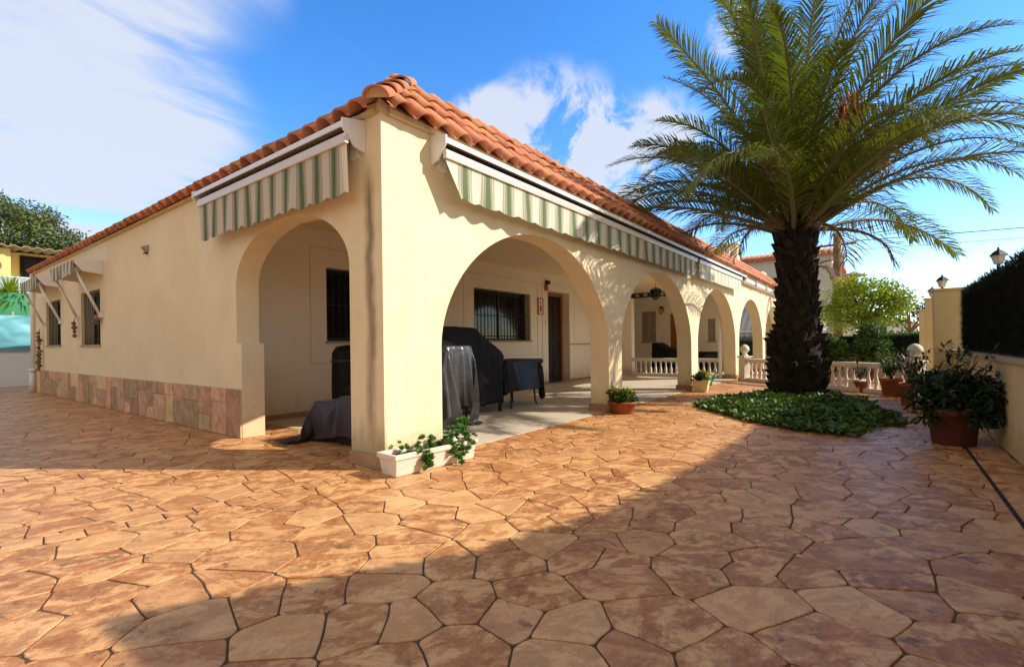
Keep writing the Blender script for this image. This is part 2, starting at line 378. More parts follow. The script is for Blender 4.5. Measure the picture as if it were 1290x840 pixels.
# ------------------------------------------------------------------ cloth covers, draped over plain forms by a short cloth simulation
DRAPED = {}
def drape(jobs, frames=46):
    """jobs: (key, list of form meshes as (x0,x1,y0,y1,z0,z1), cloth (x0,x1,y0,y1), start height, offset). Each is simulated apart from the others."""
    tmp = []; cl = []
    for key, forms, (x0, x1, y0, y1), z, off, step in jobs:
        m = MB()
        for b_ in forms: m.box(*b_)
        for k, b_ in enumerate(forms + [(-3, 3, -3, 3, -.4, 0)]):
            o = MB().box(*b_).build('form', 'soil', None, loc=off); o.modifiers.new('c', 'COLLISION'); tmp.append(o)
            o.collision.thickness_outer = .012; o.collision.cloth_friction = 18
        nu, nv = int((x1-x0)/step), int((y1-y0)/step); g = rnd(len(key))
        m = MB().grid(lambda u, v: (x0 + (x1-x0)*u + .02*nz.noise(Vector((u*4, v*4, z))), y0 + (y1-y0)*v, z + .03*nz.noise(Vector((u*5, v*5, 7)))), nu, nv)
        o = m.build('sheet', 'soil', None, loc=off, fix=False); md = o.modifiers.new('cl', 'CLOTH')
        st_ = md.settings; st_.quality = 6; st_.mass = .25; st_.tension_stiffness = 12; st_.compression_stiffness = 12; st_.shear_stiffness = 6; st_.bending_stiffness = .25; st_.air_damping = 2
        md.collision_settings.distance_min = .012; md.collision_settings.use_self_collision = False
        md.point_cache.frame_start = 1; md.point_cache.frame_end = frames + 2
        cl.append((key, o)); tmp.append(o)
    for f in range(1, frames + 1): sc.frame_set(f)
    dg = bpy.context.evaluated_depsgraph_get()
    for key, o in cl: DRAPED[key] = bpy.data.meshes.new_from_object(o.evaluated_get(dg))
    for o in tmp: bpy.data.objects.remove(o)
    sc.frame_set(1)
drape([
    ('sofa', [(-.36, .36, -.66, .40, .0, .40), (-.36, .36, -.62, -.05, .40, .47), (.05, .36, .40, .62, 0, .22)], (-.78, .80, -1.12, 1.05), .52, (0, 0, 60), .033),
    ('stack', [(-.26, .17, -.14, .18, .0, .97)], (-1.02, .98, -.90, .95), 1.0, (20, 0, 60), .032),
    ('table', [(-.50, .50, -.32, .32, .70, .735)], (-1.0, 1.0, -.82, .82), .76, (40, 0, 60), .034),
])
def draped(key, mt, parent, subs=1):
    me = DRAPED[key]; me.name = 'cover'; me.materials.clear(); me.materials.append(MATS[mt])
    for v in me.vertices: v.co.z = max(v.co.z, .004)
    for p in me.polygons: p.use_smooth = True
    o = bpy.data.objects.new('cover', me); col.objects.link(o); o.parent = parent
    md = o.modifiers.new('sub', 'SUBSURF'); md.levels = subs; md.render_levels = subs
    md = o.modifiers.new('thick', 'SOLIDIFY'); md.thickness = .004
    return o

# ------------------------------------------------------------------ the ground
tag(MB().box(-600, 600, -600, 600, -.6, -.06).build('ground', 'earth'), 'flat pale earth reaching to the horizon', 'ground', kind='structure')
tag(MB().box(-14, 15.8, -4.08, 16.4, -.05, -.006).build('paving_bed', 'joint_mortar'), 'dark recessed joints of the stamped paving', 'paving joints', kind='structure')
def clip_poly(P, nx, ny, c):          # keep nx*x + ny*y <= c
    out = []
    for k in range(len(P)):
        a, b_ = P[k], P[(k+1) % len(P)]; da = nx*a[0] + ny*a[1] - c; db = nx*b_[0] + ny*b_[1] - c
        if da <= 0: out.append(a)
        if (da < 0 < db) or (db < 0 < da):
            q = da/(da-db); out.append((a[0] + (b_[0]-a[0])*q, a[1] + (b_[1]-a[1])*q))
    return out
def paving():
    g = rnd(1234); m = MB(); th = R(-50); ca, sa = math.cos(th), math.sin(th); SX, SY = .305, .222
    pts = {}; N1 = 64
    for i in range(-95, 96):
        for j in range(-130, 131):
            u = (i + (.5 if j % 2 else 0) + g.uniform(-.43, .43))*SX; v = (j + g.uniform(-.43, .43))*SY
            x, y = u*ca - v*sa, u*sa + v*ca
            if -9.5 < x < 16.5 and -5 < y < 17.2 and not (x > 1.6 and y > .9): pts[(i, j)] = (x, y)
    BA = Vector((.1, -.02)); BD = Vector((-2.13, .345)).normalized(); BN = Vector((-BD.y, BD.x))
    def lay(P, inset, z, ch=True):
        n = len(P)
        if n < 3: return
        Q = []                      # split the edges, then wobble with one shared field so joints stay even
        for k in range(n):
            a, b_ = Vector(P[k]), Vector(P[(k+1) % n]); L = (b_-a).length; s_n = max(1, int(L/.042))
            for q in range(s_n): Q.append(a.lerp(b_, q/s_n))
        Q = [q + Vector(nz.noise_vector(Vector((q.x*2.6, q.y*2.6, 1)))[:2])*.030 + Vector(nz.noise_vector(Vector((q.x*13, q.y*13, 5)))[:2])*.006 for q in Q]
        for _ in range(2 if ch else 1):
            C_ = []
            for k in range(len(Q)):
                a, b_ = Q[k], Q[(k+1) % len(Q)]; C_ += [a.lerp(b_, .25), a.lerp(b_, .75)]
            Q = C_
        Q = Q[::2] if len(Q) > 90 else Q
        def ins(Q, d_):
            R_ = []
            for k in range(len(Q)):
                tn = (Q[(k+1) % len(Q)] - Q[k-1]);
                if tn.length < 1e-6: R_.append(Q[k]); continue
                tn.normalize(); R_.append(Q[k] + Vector((-tn.y, tn.x))*d_)
            return R_
        A_ = ins(Q, inset); B_ = ins(Q, inset + .003); c_n = len(Q); o = len(m.v)
        zz = z + g.uniform(-.0012, .0012)
        m.add([(p.x, p.y, zz - .0075) for p in A_] + [(p.x, p.y, zz - .003) for p in A_] + [(p.x, p.y, zz) for p in B_],
              [(k, (k+1) % c_n, c_n + (k+1) % c_n, c_n + k) for k in range(c_n)] + [(c_n + k, c_n + (k+1) % c_n, 2*c_n + (k+1) % c_n, 2*c_n + k) for k in range(c_n)] + [tuple(range(2*c_n, 3*c_n))])
    for (i, j), (x, y) in pts.items():
        P = [(x-1, y-1), (x+1, y-1), (x+1, y+1), (x-1, y+1)]
        for di in range(-2, 3):
            for dj in range(-3, 4):
                q = pts.get((i+di, j+dj))
                if q is None or (di == 0 and dj == 0): continue
                nx, ny = q[0]-x, q[1]-y; P = clip_poly(P, nx, ny, (q[0]**2 + q[1]**2 - x*x - y*y)/2)
        if not P or max(abs(p[0]-x) + abs(p[1]-y) for p in P) > .95: continue
        for (nx, ny, c) in ((0, -1, 4.075), (0, 1, 16.39), (1, 0, 15.79), (-1, 0, 9)): P = clip_poly(P, nx, ny, c) if P else P
        if not P: continue
        uu = (Vector((x, y)) - BA).dot(BD); vv = (Vector((x, y)) - BA).dot(BN)
        pieces = [P]
        if uu > -.35 and abs(vv) < .7 and uu > .1:
            pieces = [clip_poly(P, -sg*BN.x, -sg*BN.y, -(.072 + sg*BN.dot(BA))) for sg in (1, -1)]
        for P in pieces:
            if len(P) < 3: continue
            ar = sum(P[k][0]*P[(k+1) % len(P)][1] - P[(k+1) % len(P)][0]*P[k][1] for k in range(len(P)))/2
            if abs(ar) < .0025: continue
            lay(P[::-1] if ar < 0 else P, g.uniform(.0026, .0048), 0)
    u = .12
    while u < 9:
        w_ = g.uniform(.135, .18); a = BA + BD*u; b_ = BA + BD*(u + w_)
        P = [a - BN*.072, b_ - BN*.072, b_ + BN*.072, a + BN*.072]; lay([tuple(p) for p in P], .004, .0015, False); u += w_
    return m
tag(paving().build('patio', 'stamped_concrete', fix=False), 'sealed tan stamped concrete in irregular flagstone pattern', 'patio', kind='structure')
tag(MB().box(.66, 15.49, .04, 7.0, 0.0, .006).build('porch_floor', 'porch_concrete'), 'smooth grey beige concrete floor under the arches', 'floor', kind='structure')
tag(MB().box(-3, 6.9, -3.818, -3.796, 0.0, .004).build('drain_channel', 'drain_dark'), 'narrow dark drain slot along the right wall', 'drain', kind='structure')
tag(MB().box(15.8, 60, -14, 5, -.055, -.01).build('road', 'porch_concrete'), 'plain pale street surface beyond the garden', 'road', kind='structure')

# ------------------------------------------------------------------ the arcaded house
house = empty('arcaded_villa', (0, 0, 0), 'long cream stucco bungalow with an arched porch and terracotta tile eaves', 'house')
PIERS = [(0, .65), (4.05, 4.5), (7.9, 8.35), (11.69, 12.1), (15.37, 15.78), (19.1, 19.6)]
def archz(tt, spring, rise, e): return spring + rise * max(0, 1 - tt*tt) ** e
poly = [(0, 2.92), (0, 0)]
for (a, b_), (c2, _) in zip(PIERS[:-1], PIERS[1:]):
    poly += [(b_, 0)]
    mid, hw = (b_ + c2)/2, (c2 - b_)/2
    for k in range(0, 41):
        tt = -math.cos(k*math.pi/40)
        poly.append((mid + hw*tt, archz(tt, 1.0, 1.28, .55)))
    poly.append((c2, 0))
poly += [(19.6, 0), (19.6, 2.92)]
MB().prism(poly, 'Y', 0, .30).build('arcade_wall', 'cream_stucco', house)
MB().box(.25, .65, .30, .45, 0, 2.76).build('pier_return', 'cream_stucco', house)
poly = [(.45, 0), (.45, 1.70)]
for k in range(1, 32):
    tt = -math.cos(k*math.pi/32); poly.append((1.525 + 1.075*tt, archz(tt, 1.70, .60, .5)))
poly += [(2.60, 1.70), (2.60, 1.055), (2.485, 1.055), (2.485, 0), (2.9, 0), (2.9, 2.92), (.30, 2.92), (.30, 0)]
MB().prism(poly, 'X', 0, .25).build('gable_arch_wall', 'cream_stucco', house)
WINS = [(7.92, 9.2, 1.10, 2.10), (10.87, 12.25, 1.12, 2.11)]
ys = sorted([2.9, 13.4] + [q for w_ in WINS for q in w_[:2]]); zs = [0, 1.10, 1.12, 2.10, 2.11, 2.92]
MB().cells(ys, zs, lambda u, z: not any(a < u < b_ and c < z < d_ for a, b_, c, d_ in WINS), lambda u, z, s: (.25*s, u, z)).build('gable_wall', 'cream_stucco', house)
MB().box(.0, .25, 13.4, 13.65, 0, 2.97).box(.25, 12, 13.4, 13.65, 0, 2.97).build('rear_wall', 'cream_stucco', house)
MB().box(19.35, 19.6, .3, .7, 0, 2.97).build('end_pier', 'cream_stucco', house)
# wall at the back of the porch
WB = [(1.69, 3.2, 1.09, 2.21), (5.04, 7.06, 1.10, 2.20), (7.82, 8.87, 0, 2.36)]
xs = sorted([.25, 12.45] + [q for w_ in WB for q in w_[:2]]); zs = [0, 1.09, 1.10, 2.20, 2.21, 2.36, 2.97]
MB().cells(xs, zs, lambda u, z: not any(a < u < b_ and c < z < d_ for a, b_, c, d_ in WB), lambda u, z, s: (u, 3.5 + .25*s, z)).build('porch_wall', 'porch_plaster', house)
# neighbouring half of the porch: a side wall and the wall that faces the camera
MB().box(12.2, 12.45, 3.75, 7, 0, 2.97).build('recess_wall', 'porch_plaster', house)
WN = [(3.66, 4.22, 1.06, 2.2), (2.25, 3.12, 0, 2.08), (1.52, 1.78, 1.05, 1.83)]
us = sorted([.9, 7.0] + [q for w_ in WN for q in w_[:2]]); zs = sorted({0, 2.97} | {q for w_ in WN for q in w_[2:]})
MB().cells(us, zs, lambda u, z: not any(a < u < b_ and c < z < d_ for a, b_, c, d_ in WN), lambda u, z, s: (15.5 + .25*s, u, z)).build('recess_wall', 'porch_plaster', house)
MB().box(.25, 15.6, .30, 3.5, 2.76, 2.86).box(12.45, 15.5, 3.5, 7, 2.76, 2.86).build('porch_ceiling', 'ceiling_paint', house)
MB().box(11.98, 12.2, 3.10, 3.5, 0, 2.76).build('pilaster', 'porch_plaster', house)
# grooves and dado on the porch wall
m = MB()
for a, b_, c, d_ in [(1.42, 3.5, .75, 2.5), (4.72, 7.36, .75, 2.5)]:
    e = .012
    m.box(a, b_, 3.494, 3.4995, c, c+e).box(a, b_, 3.494, 3.4995, d_-e, d_).box(a, a+e, 3.494, 3.4995, c+e, d_-e).box(b_-e, b_, 3.494, 3.4995, c+e, d_-e)
m.box(7.55, 7.562, 3.494, 3.4995, .1, 2.52).box(9.12, 9.13, 3.494, 3.4995, 1.03, 2.5).box(7.55, 9.13, 3.494, 3.4995, 2.52, 2.532)
m.build('wall_moulding', 'moulding', house)
MB().box(8.9, 11.97, 3.475, 3.499, .98, 1.015).build('dado_rail', 'slab_stone', house)
m = MB(); m.box(.3, 7.80, 3.485, 3.499, 0.007, .075).box(8.89, 11.97, 3.485, 3.499, 0.007, .075); m.build('skirting', 'plinth_tile', house)
# pier plinths of tile
e = .028
for k, (a, b_) in enumerate(PIERS[:5]):
    m = MB(); y1 = .45 if k == 0 else .30
    m.box(a - e, b_ + e, -e, 0, 0.001, .11).box(a - e, a, 0, y1 + (0 if k == 0 else e), 0.001, .11).box(b_, b_ + e, 0, y1, 0.001, .11)
    m.build('pier_plinth', 'plinth_tile', house, bevel=.006)
# stone cladding at the foot of the gable wall
m = MB(); g = rnd(4); gap = .004
def slab(y0, y1, z0, z1):
    m.box(-.024 - g.uniform(0, .012), -.001, y0 + gap, y1 - gap, z0 + gap, z1 - gap)
y = 2.49
while y < 13.42:
    y2 = min(13.43, y + g.uniform(.26, .62))
    if 13.43 - y2 < .2: y2 = 13.43
    h1 = g.uniform(.16, .40); mid = y + (y2-y)*g.uniform(.35, .65); wide = y2 - y > .42; q = g.random()
    if q < .16 and not wide: slab(y, y2, 0, .545)
    else:
        for z0, z1 in ((0, h1), (h1, .545)):
            if wide and g.random() < .5: slab(y, mid, z0, z1); slab(mid, y2, z0, z1)
            else: slab(y, y2, z0, z1)
    y = y2
m.build('stone_cladding', 'cladding', house, bevel=.004)
MB().box(-.018, -.0005, 2.492, 13.42, .002, .542).build('cladding_mortar', 'mortar', house)

# roof: mortar core and barrel tiles, hip caps on the corner
TE = .10; ZE = 2.885; PITCH = R(46); TL = .94   # eave overhang, eave height, slope, slope length
ct, st = math.cos(PITCH), math.sin(PITCH)
yt, zt = -TE + TL*ct, ZE + TL*st
PW = R(38); cw, sw = math.cos(PW), math.sin(PW); TW = TL*st/sw; xt = -TE + TW*cw
def slope_quad(m, along0, along1, fn):
    pass
m = MB()
o_ = .05
A0 = (-TE+.06, -TE+.06, ZE); yt2 = yt
m.add([(-.02, -.02, 2.90), (19.55, -.02, 2.90), (19.55, yt, zt - .08), (xt, yt, zt - .08)], [(0, 1, 2, 3)])
m.add([(-.02, -.02, 2.90), (xt, yt, zt - .08), (xt, 13.6, zt - .08), (-.02, 13.6, 2.90)], [(0, 1, 2, 3)])
m.add([(xt, yt, zt-.08), (19.55, yt, zt-.08), (19.55, 13.6, zt-.08), (xt, 13.6, zt-.08)], [(0, 1, 2, 3)])
m.add([(19.55, -.02, 2.90), (19.55, 13.6, 2.90), (19.55, 13.6, zt-.08), (19.55, yt, zt-.08)], [(0, 1, 2, 3)])
m.add([(-.02, 13.6, 2.90), (xt, 13.6, zt-.08), (19.55, 13.6, zt-.08), (19.55, 13.6, 2.90)], [(0, 1, 2, 3)])
roof = m.build('roof', 'mortar', house, fix=False)
MB().box(-.03, .14, -.03, .14, 2.90, 2.985).build('corner_mortar', 'mortar', roof)
m = MB(); tw_, tf_ = math.tan(PW), math.tan(PITCH)
m.prism([(-.05, 2.89), (-.05, ZE + .05*tw_ - .004), (.3, ZE + .4*tw_ - .004), (.3, 2.89)], 'Y', .5, 13.55)
m.prism([(-.05, 2.89), (-.05, ZE + .05*tw_ - .004), (.02, ZE + .12*tw_ - .004), (.02, 2.89)], 'Y', .03, .499)
MBF = MB().prism([(-.05, 2.89), (-.05, ZE + .05*tf_ - .004), (.02, ZE + .12*tf_ - .004), (.02, 2.89)], 'X', .06, 19.5)
m.build('eave_bedding', 'mortar', roof); MBF.build('eave_bedding', 'mortar', roof)
def tile_strip(name, length, place, seed, cc, step):
    """S-shaped clay tiles laid in three courses; place(a, tt, h) -> point on this slope"""
    m = MB(); g = rnd(seed); W = .24; n = int(length / W)
    prof = [(0, .006), (.08, .0), (.18, .002), (.235, .016)] + [(.60 - .36*math.cos(q*math.pi/10), .016 + .066*math.sin(q*math.pi/10)) for q in range(1, 10)] + [(.965, .016), (1.03, .006)]
    for r in range(3):
        t0, t1 = r*step, r*step + step + .05
        for k in range(n):
            a0 = k*W + g.uniform(-.006, .006); lift = g.uniform(-.006, .008); dt = g.uniform(-.014, .014); sk = g.uniform(-.006, .006)
            amid = a0 + W/2
            # cut the tiles that would run past the hip
            if amid < (t0 + .2)*cc - TE - .05: continue
            top = []; bot = []
            vs = []
            for (pp, hh) in prof:
                vs.append(place(a0 + pp*W, t0 + dt, hh + .028 + lift))
                vs.append(place(a0 + pp*W + sk, t1 + dt, hh*.92 + .006 + lift))
            for (pp, hh) in prof:
                vs.append(place(a0 + pp*W, t0 + dt, hh + .013 + lift))
                vs.append(place(a0 + pp*W + sk, t1 + dt, hh*.92 - .008 + lift))
            q = len(prof); fs = []
            for i in range(q-1):
                fs.append((2*i, 2*i+2, 2*i+3, 2*i+1)); fs.append((2*q+2*i, 2*q+2*i+1, 2*q+2*i+3, 2*q+2*i+2))
            m.add(vs, fs, True)
            fe = [(2*i, 2*q+2*i, 2*q+2*i+2, 2*i+2) for i in range(q-1)]
            o = len(m.v) - len(vs)
            for f in fe: m.f.append(tuple(i+o for i in f)); m.sm.append(False); m.mi.append(0)
    return m.build(name, 'roof_clay', roof, fix=False)
def pf(a, tt, h): return (a, -TE + tt*ct - h*st, ZE + tt*st + h*ct)
def pw(a, tt, h): return (-TE + tt*cw - h*sw, a, ZE + tt*sw + h*cw)
tile_strip('roof_tiles', 19.6, pf, 1, cw*st/sw, TL/3 - .005)
tile_strip('roof_tiles', 13.6, pw, 2, ct*sw/st, TW/3 - .005)
# hip caps: tapered half barrels stepping up the 45 degree hip
hip = Vector((st/sw*cw, ct, st)).normalized()
hr = Vector((hip.y, -hip.x, 0)).normalized(); hu = hr.cross(hip); hu = hu if hu.z > 0 else -hu
m = MB(); g = rnd(9); hl = TL*Vector((st/sw*cw, ct, st)).length
p0 = Vector((-TE, -TE, ZE)) - hip*.05 + hu*.02
k = 0; tt = 0
while tt < hl - .05:
    o = p0 + hip*tt + hu*g.uniform(.0, .012); L = .44; vs = []
    for e, (rad, off) in enumerate([(.105, .0), (.082, L)]):
        for i in range(13):
            an = math.pi*i/12*1.05 - .08
            vs.append(o + hip*off + hr*math.cos(an)*rad + hu*(math.sin(an)*rad*.8 + (.035 if e == 0 else .012)))
    for e, (rad, off) in enumerate([(.092, .0), (.07, L)]):
        for i in range(13):
            an = math.pi*i/12*1.05 - .08
            vs.append(o + hip*off + hr*math.cos(an)*rad + hu*(math.sin(an)*rad*.8 + (.035 if e == 0 else .012) - .004))
    fs = [(i, i+1, 14+i, 13+i) for i in range(12)] + [(26+i, 39+i, 40+i, 27+i) for i in range(12)]
    m.add(vs, fs, True); oo = len(m.v) - len(vs)
    for i in range(12): m.f.append((oo+i, oo+26+i, oo+27+i, oo+i+1)); m.sm.append(False); m.mi.append(0)
    tt += .34
m.build('hip_caps', 'roof_clay', roof, fix=False)
o = p0 + hip*.05
m = MB(); vs = [o + hr*math.cos(math.pi*i/12)*.092 + hu*(math.sin(math.pi*i/12)*.073 + .03) for i in range(13)]
vs += [v + hip*.10 for v in vs]
m.add(vs, [tuple(range(13))[::-1], tuple(range(13, 26))] + [(i, i+1, 14+i, 13+i) for i in range(12)] + [(0, 13, 25, 12)])
m.build('hip_mortar', 'mortar', roof)
# small iron aerial clamps seen on the eaves
for x in (8.75, 11.2):
    MB().tube([(x, -.1, 2.98), (x, -.11, 3.12)], .03, 6).build('eave_clip', 'grey_metal', roof)

# windows and doors of the house
def bars(m, P, u0, u1, z0, z1, step, r=.007):
    n = int((u1-u0)/step)
    for k in range(n+1):
        u = u0 + (u1-u0)*k/n; m.tube([P(u, z0), P(u, z1)], r, 5)
    for z in (z0 + .09, (z0+z1)/2, z1 - .09): m.tube([P(u0, z), P(u1, z)], r*.9, 5)
def window(plane, a, b_, z0, z1, depth, off, step, parent=house):
    """plane 'X' (normal -X) or 'Y' (normal -Y); depth = how deep the frame sits"""
    def P(u, z, d_): return (off + d_, u, z) if plane == 'X' else (u, off + d_, z)
    def bx(m, u0, u1, q0, q1, d0, d1):
        p, q = P(u0, q0, d0), P(u1, q1, d1)
        return m.box(min(p[0], q[0]), max(p[0], q[0]), min(p[1], q[1]), max(p[1], q[1]), q0, q1)
    f = .05; m = MB(); d0, d1 = depth, depth + .045; mid = (a+b_)/2
    bx(m, a+.001, a+f, z0+.001, z1-.001, d0, d1); bx(m, b_-f, b_-.001, z0+.001, z1-.001, d0, d1); bx(m, a+f, b_-f, z0+.001, z0+f, d0, d1); bx(m, a+f, b_-f, z1-f, z1-.001, d0, d1); bx(m, mid-.03, mid+.03, z0+f, z1-f, d0, d1)
    w_ = m.build('window', 'dark_metal', parent)
    m = MB(); bx(m, a+f, b_-f, z0+f, z1-f, d0+.02, d0+.03); m.build('pane', 'glass', w_)
    m = MB(); bars(m, lambda u, z: P(u, z, .05), a+.03, b_-.03, z0+.01, z1-.01, step); m.build('grille', 'dark_metal', w_)
    m = MB(); bx(m, a-.03, b_+.03, z0-.035, z0, -.03, depth); m.build('sill', 'slab_stone', w_)
    return w_
window('X', *WINS[0], .19, 0, .125); window('X', *WINS[1], .19, 0, .125)
window('Y', *WB[0], .16, 3.5, .11)
window('Y', *WB[1], .17, 3.5, .115)
# main door, set deep in its opening
m = MB(); m.box(7.822, 7.92, 3.70, 3.748, 0.007, 2.357).box(8.77, 8.868, 3.70, 3.748, 0.007, 2.357).box(7.92, 8.77, 3.70, 3.748, 2.26, 2.357)
df = m.build('door', 'orange_wood', house)
m = MB(); m.box(7.921, 8.769, 3.715, 3.742, 0.008, 2.259)
for z0, z1 in ((.15, .95), (1.1, 2.1)):
    for x0, x1 in ((8.0, 8.32), (8.38, 8.70)): m.box(x0, x1, 3.703, 3.714, z0, z1)
m.build('door_leaf', 'dark_wood', df, bevel=.004)
MB().lathe([(.028, 0), (.035, .02), (.02, .05)], (0, 0, 0), 12).build('door_knob', 'amber_glass', df, loc=(8.02, 3.66, 1.02))
# neighbour's shuttered windows and wooden door, facing the camera
for (a, b_, z0, z1) in (WN[0], WN[2]):
    m = MB(); f = .035
    m.box(15.53, 15.57, a+.001, a+f, z0+.001, z1-.001).box(15.53, 15.57, b_-f, b_-.001, z0+.001, z1-.001).box(15.53, 15.57, a+f, b_-f, z0+.001, z0+f).box(15.53, 15.57, a+f, b_-f, z1-f, z1-.001)
    w_ = m.build('window', 'slab_stone', house)
    m = MB(); mid = (a+b_)/2
    for y0, y1 in ((a+f+.002, mid-.004), (mid+.004, b_-f-.002)):
        m.box(15.545, 15.56, y0, y1, z0+f+.002, z1-f-.002)
        z = z0 + .08
        while z < z1 - .1: m.box(15.538, 15.545, y0+.02, y1-.02, z, z+.03); z += .045
    m.build('shutter', 'slab_stone', w_)
    MB().box(15.46, 15.53, a-.03, b_+.03, z0-.04, z0).build('sill', 'slab_stone', w_)
a, b_, z0, z1 = WN[1]
m = MB().box(15.53, 15.58, a+.002, a+.06, .007, z1-.002).box(15.53, 15.58, b_-.06, b_-.002, .007, z1-.002).box(15.53, 15.58, a+.06, b_-.06, z1-.06, z1-.002)
d2 = m.build('door', 'orange_wood', house)
MB().box(15.55, 15.575, a+.061, b_-.061, .008, z1-.061).build('door_leaf', 'orange_wood', d2)
# tiled frieze across the porch and white rain pipe
m = MB(); m.box(11.95, 12.0, .31, 3.09, 2.40, 2.44).box(11.95, 12.0, .31, 3.09, 2.52, 2.55)
y = .35
while y < 3.05: m.box(11.955, 11.995, y, y+.14, 2.44, 2.52); y += .26
m.build('lattice_frieze', 'dark_metal', house)
MB().tube([(11.62, .38, .008), (11.62, .38, 2.76)], .045, 12).build('rain_pipe', 'white_metal', house)
MB().tube([(-.06, 13.44, .02), (-.06, 13.44, .50)], [.075, .062], 12).tube([(-.06, 13.44, .5), (-.06, 13.44, .56)], .085, 12).tube([(-.05, 13.5, .56), (-.05, 13.5, 2.9)], .04, 10).build('rain_pipe', 'white_metal', house)
# triangular vent cowl high on the gable wall
m = MB(); m.add([(-.001, 5.40, 2.54), (-.001, 5.52, 2.54), (-.075, 5.52, 2.51), (-.075, 5.40, 2.51), (-.001, 5.40, 2.43), (-.001, 5.52, 2.43)], [(0,1,2,3), (3,2,5,4), (0,3,4), (1,5,2)])
m.build('vent_cowl', 'slab_stone', house)
MB().box(-.05, -.002, 5.42, 5.50, 2.415, 2.428).build('vent_grating', 'dark_metal', house)
# camera and alarm boxes, bell push beside the door
MB().tube([(7.75, 3.5, 2.56), (7.75, 3.40, 2.53)], .05, 10).build('security_camera', 'dark_metal', house)
MB().box(7.67, 7.77, 3.45, 3.499, 2.34, 2.50).build('alarm_box', 'red_paint', house, bevel=.006)
MB().box(7.70, 7.77, 3.475, 3.499, 1.50, 1.62).build('bell_push', 'white_metal', house, bevel=.005)

# ------------------------------------------------------------------ things on the house walls
sg = empty('wall_plaque', (7.46, 3.49, 1.75), 'small white plaque with a red border and a red bottle shape beside the porch door', 'sign')
MB().box(-.09, .09, -.012, .004, 0, .36).build('panel', 'white_paint', sg)
m = MB(); m.box(-.11, .11, -.022, .006, -.02, .0).box(-.11, .11, -.022, .006, .36, .38).box(-.11, -.09, -.022, .006, 0, .36).box(.09, .11, -.022, .006, 0, .36); m.build('border', 'red_paint', sg)
m = MB(); m.prism([(-.035, .05), (.035, .05), (.035, .17), (.012, .22), (.012, .31), (-.012, .31), (-.012, .22), (-.035, .17)], 'Y', -.018, -.0125); m.build('bottle_motif', 'red_paint', sg)

def wall_lantern(loc, rz, label, s=1.0):
    r = empty('wall_lantern', loc, label, 'lamp', None, rz)
    MB().box(-.045*s, .045*s, -.02, 0, -.10*s, .06*s).tube([(0, -.01, .03*s), (0, -.09*s, .06*s), (0, -.12*s, .02*s)], .01*s, 6).build('bracket', 'dark_metal', r)
    MB().lathe([(.05*s, -.16*s), (.075*s, .0)], (0, -.12*s, 0), 6, False).build('glass_shade', 'amber_glass', r)
    m = MB().lathe([(.09*s, 0), (.05*s, .06*s), (.012*s, .09*s)], (0, -.12*s, 0), 6, False)
    m.build('cap', 'dark_metal', r)
    MB().lathe([(.055*s, -.18*s), (.055*s, -.16*s)], (0, -.12*s, 0), 6, False).build('base_ring', 'dark_metal', r)
    return r
wall_lantern((9.68, 3.5, 2.24), 0, 'amber glass wall lantern with a dark cap just right of the porch door', 1.35)
wall_lantern((15.5, 3.40, 2.27), -math.pi/2, 'wall lantern above the orange wooden door on the far porch wall', 1.1)
wall_lantern((15.5, 2.02, 2.02), -math.pi/2, 'smaller wall lantern near the narrow shuttered window of the far porch', .8)
pl_ = empty('pendant_lantern', (9.5, 1.36, 2.76), 'black iron lantern hanging on a chain from the porch ceiling', 'lamp')
MB().tube([(0, 0, 0), (0, 0, -.36)], .008, 6).build('chain', 'white_metal', pl_)
m = MB().lathe([(.02, -.36), (.15, -.42), (.15, -.44)], n=8, smooth=False)
for k in range(8):
    a = k*math.pi/4; m.tube([(.14*math.cos(a), .14*math.sin(a), -.44), (.09*math.cos(a), .09*math.sin(a), -.62)], .01, 5)
m.lathe([(.04, -.68), (.10, -.62)], n=8, smooth=False); m.build('cage', 'dark_metal', pl_)
MB().lathe([(.085, -.61), (.13, -.45)], n=8, smooth=False).build('glass_shade', 'glass', pl_)

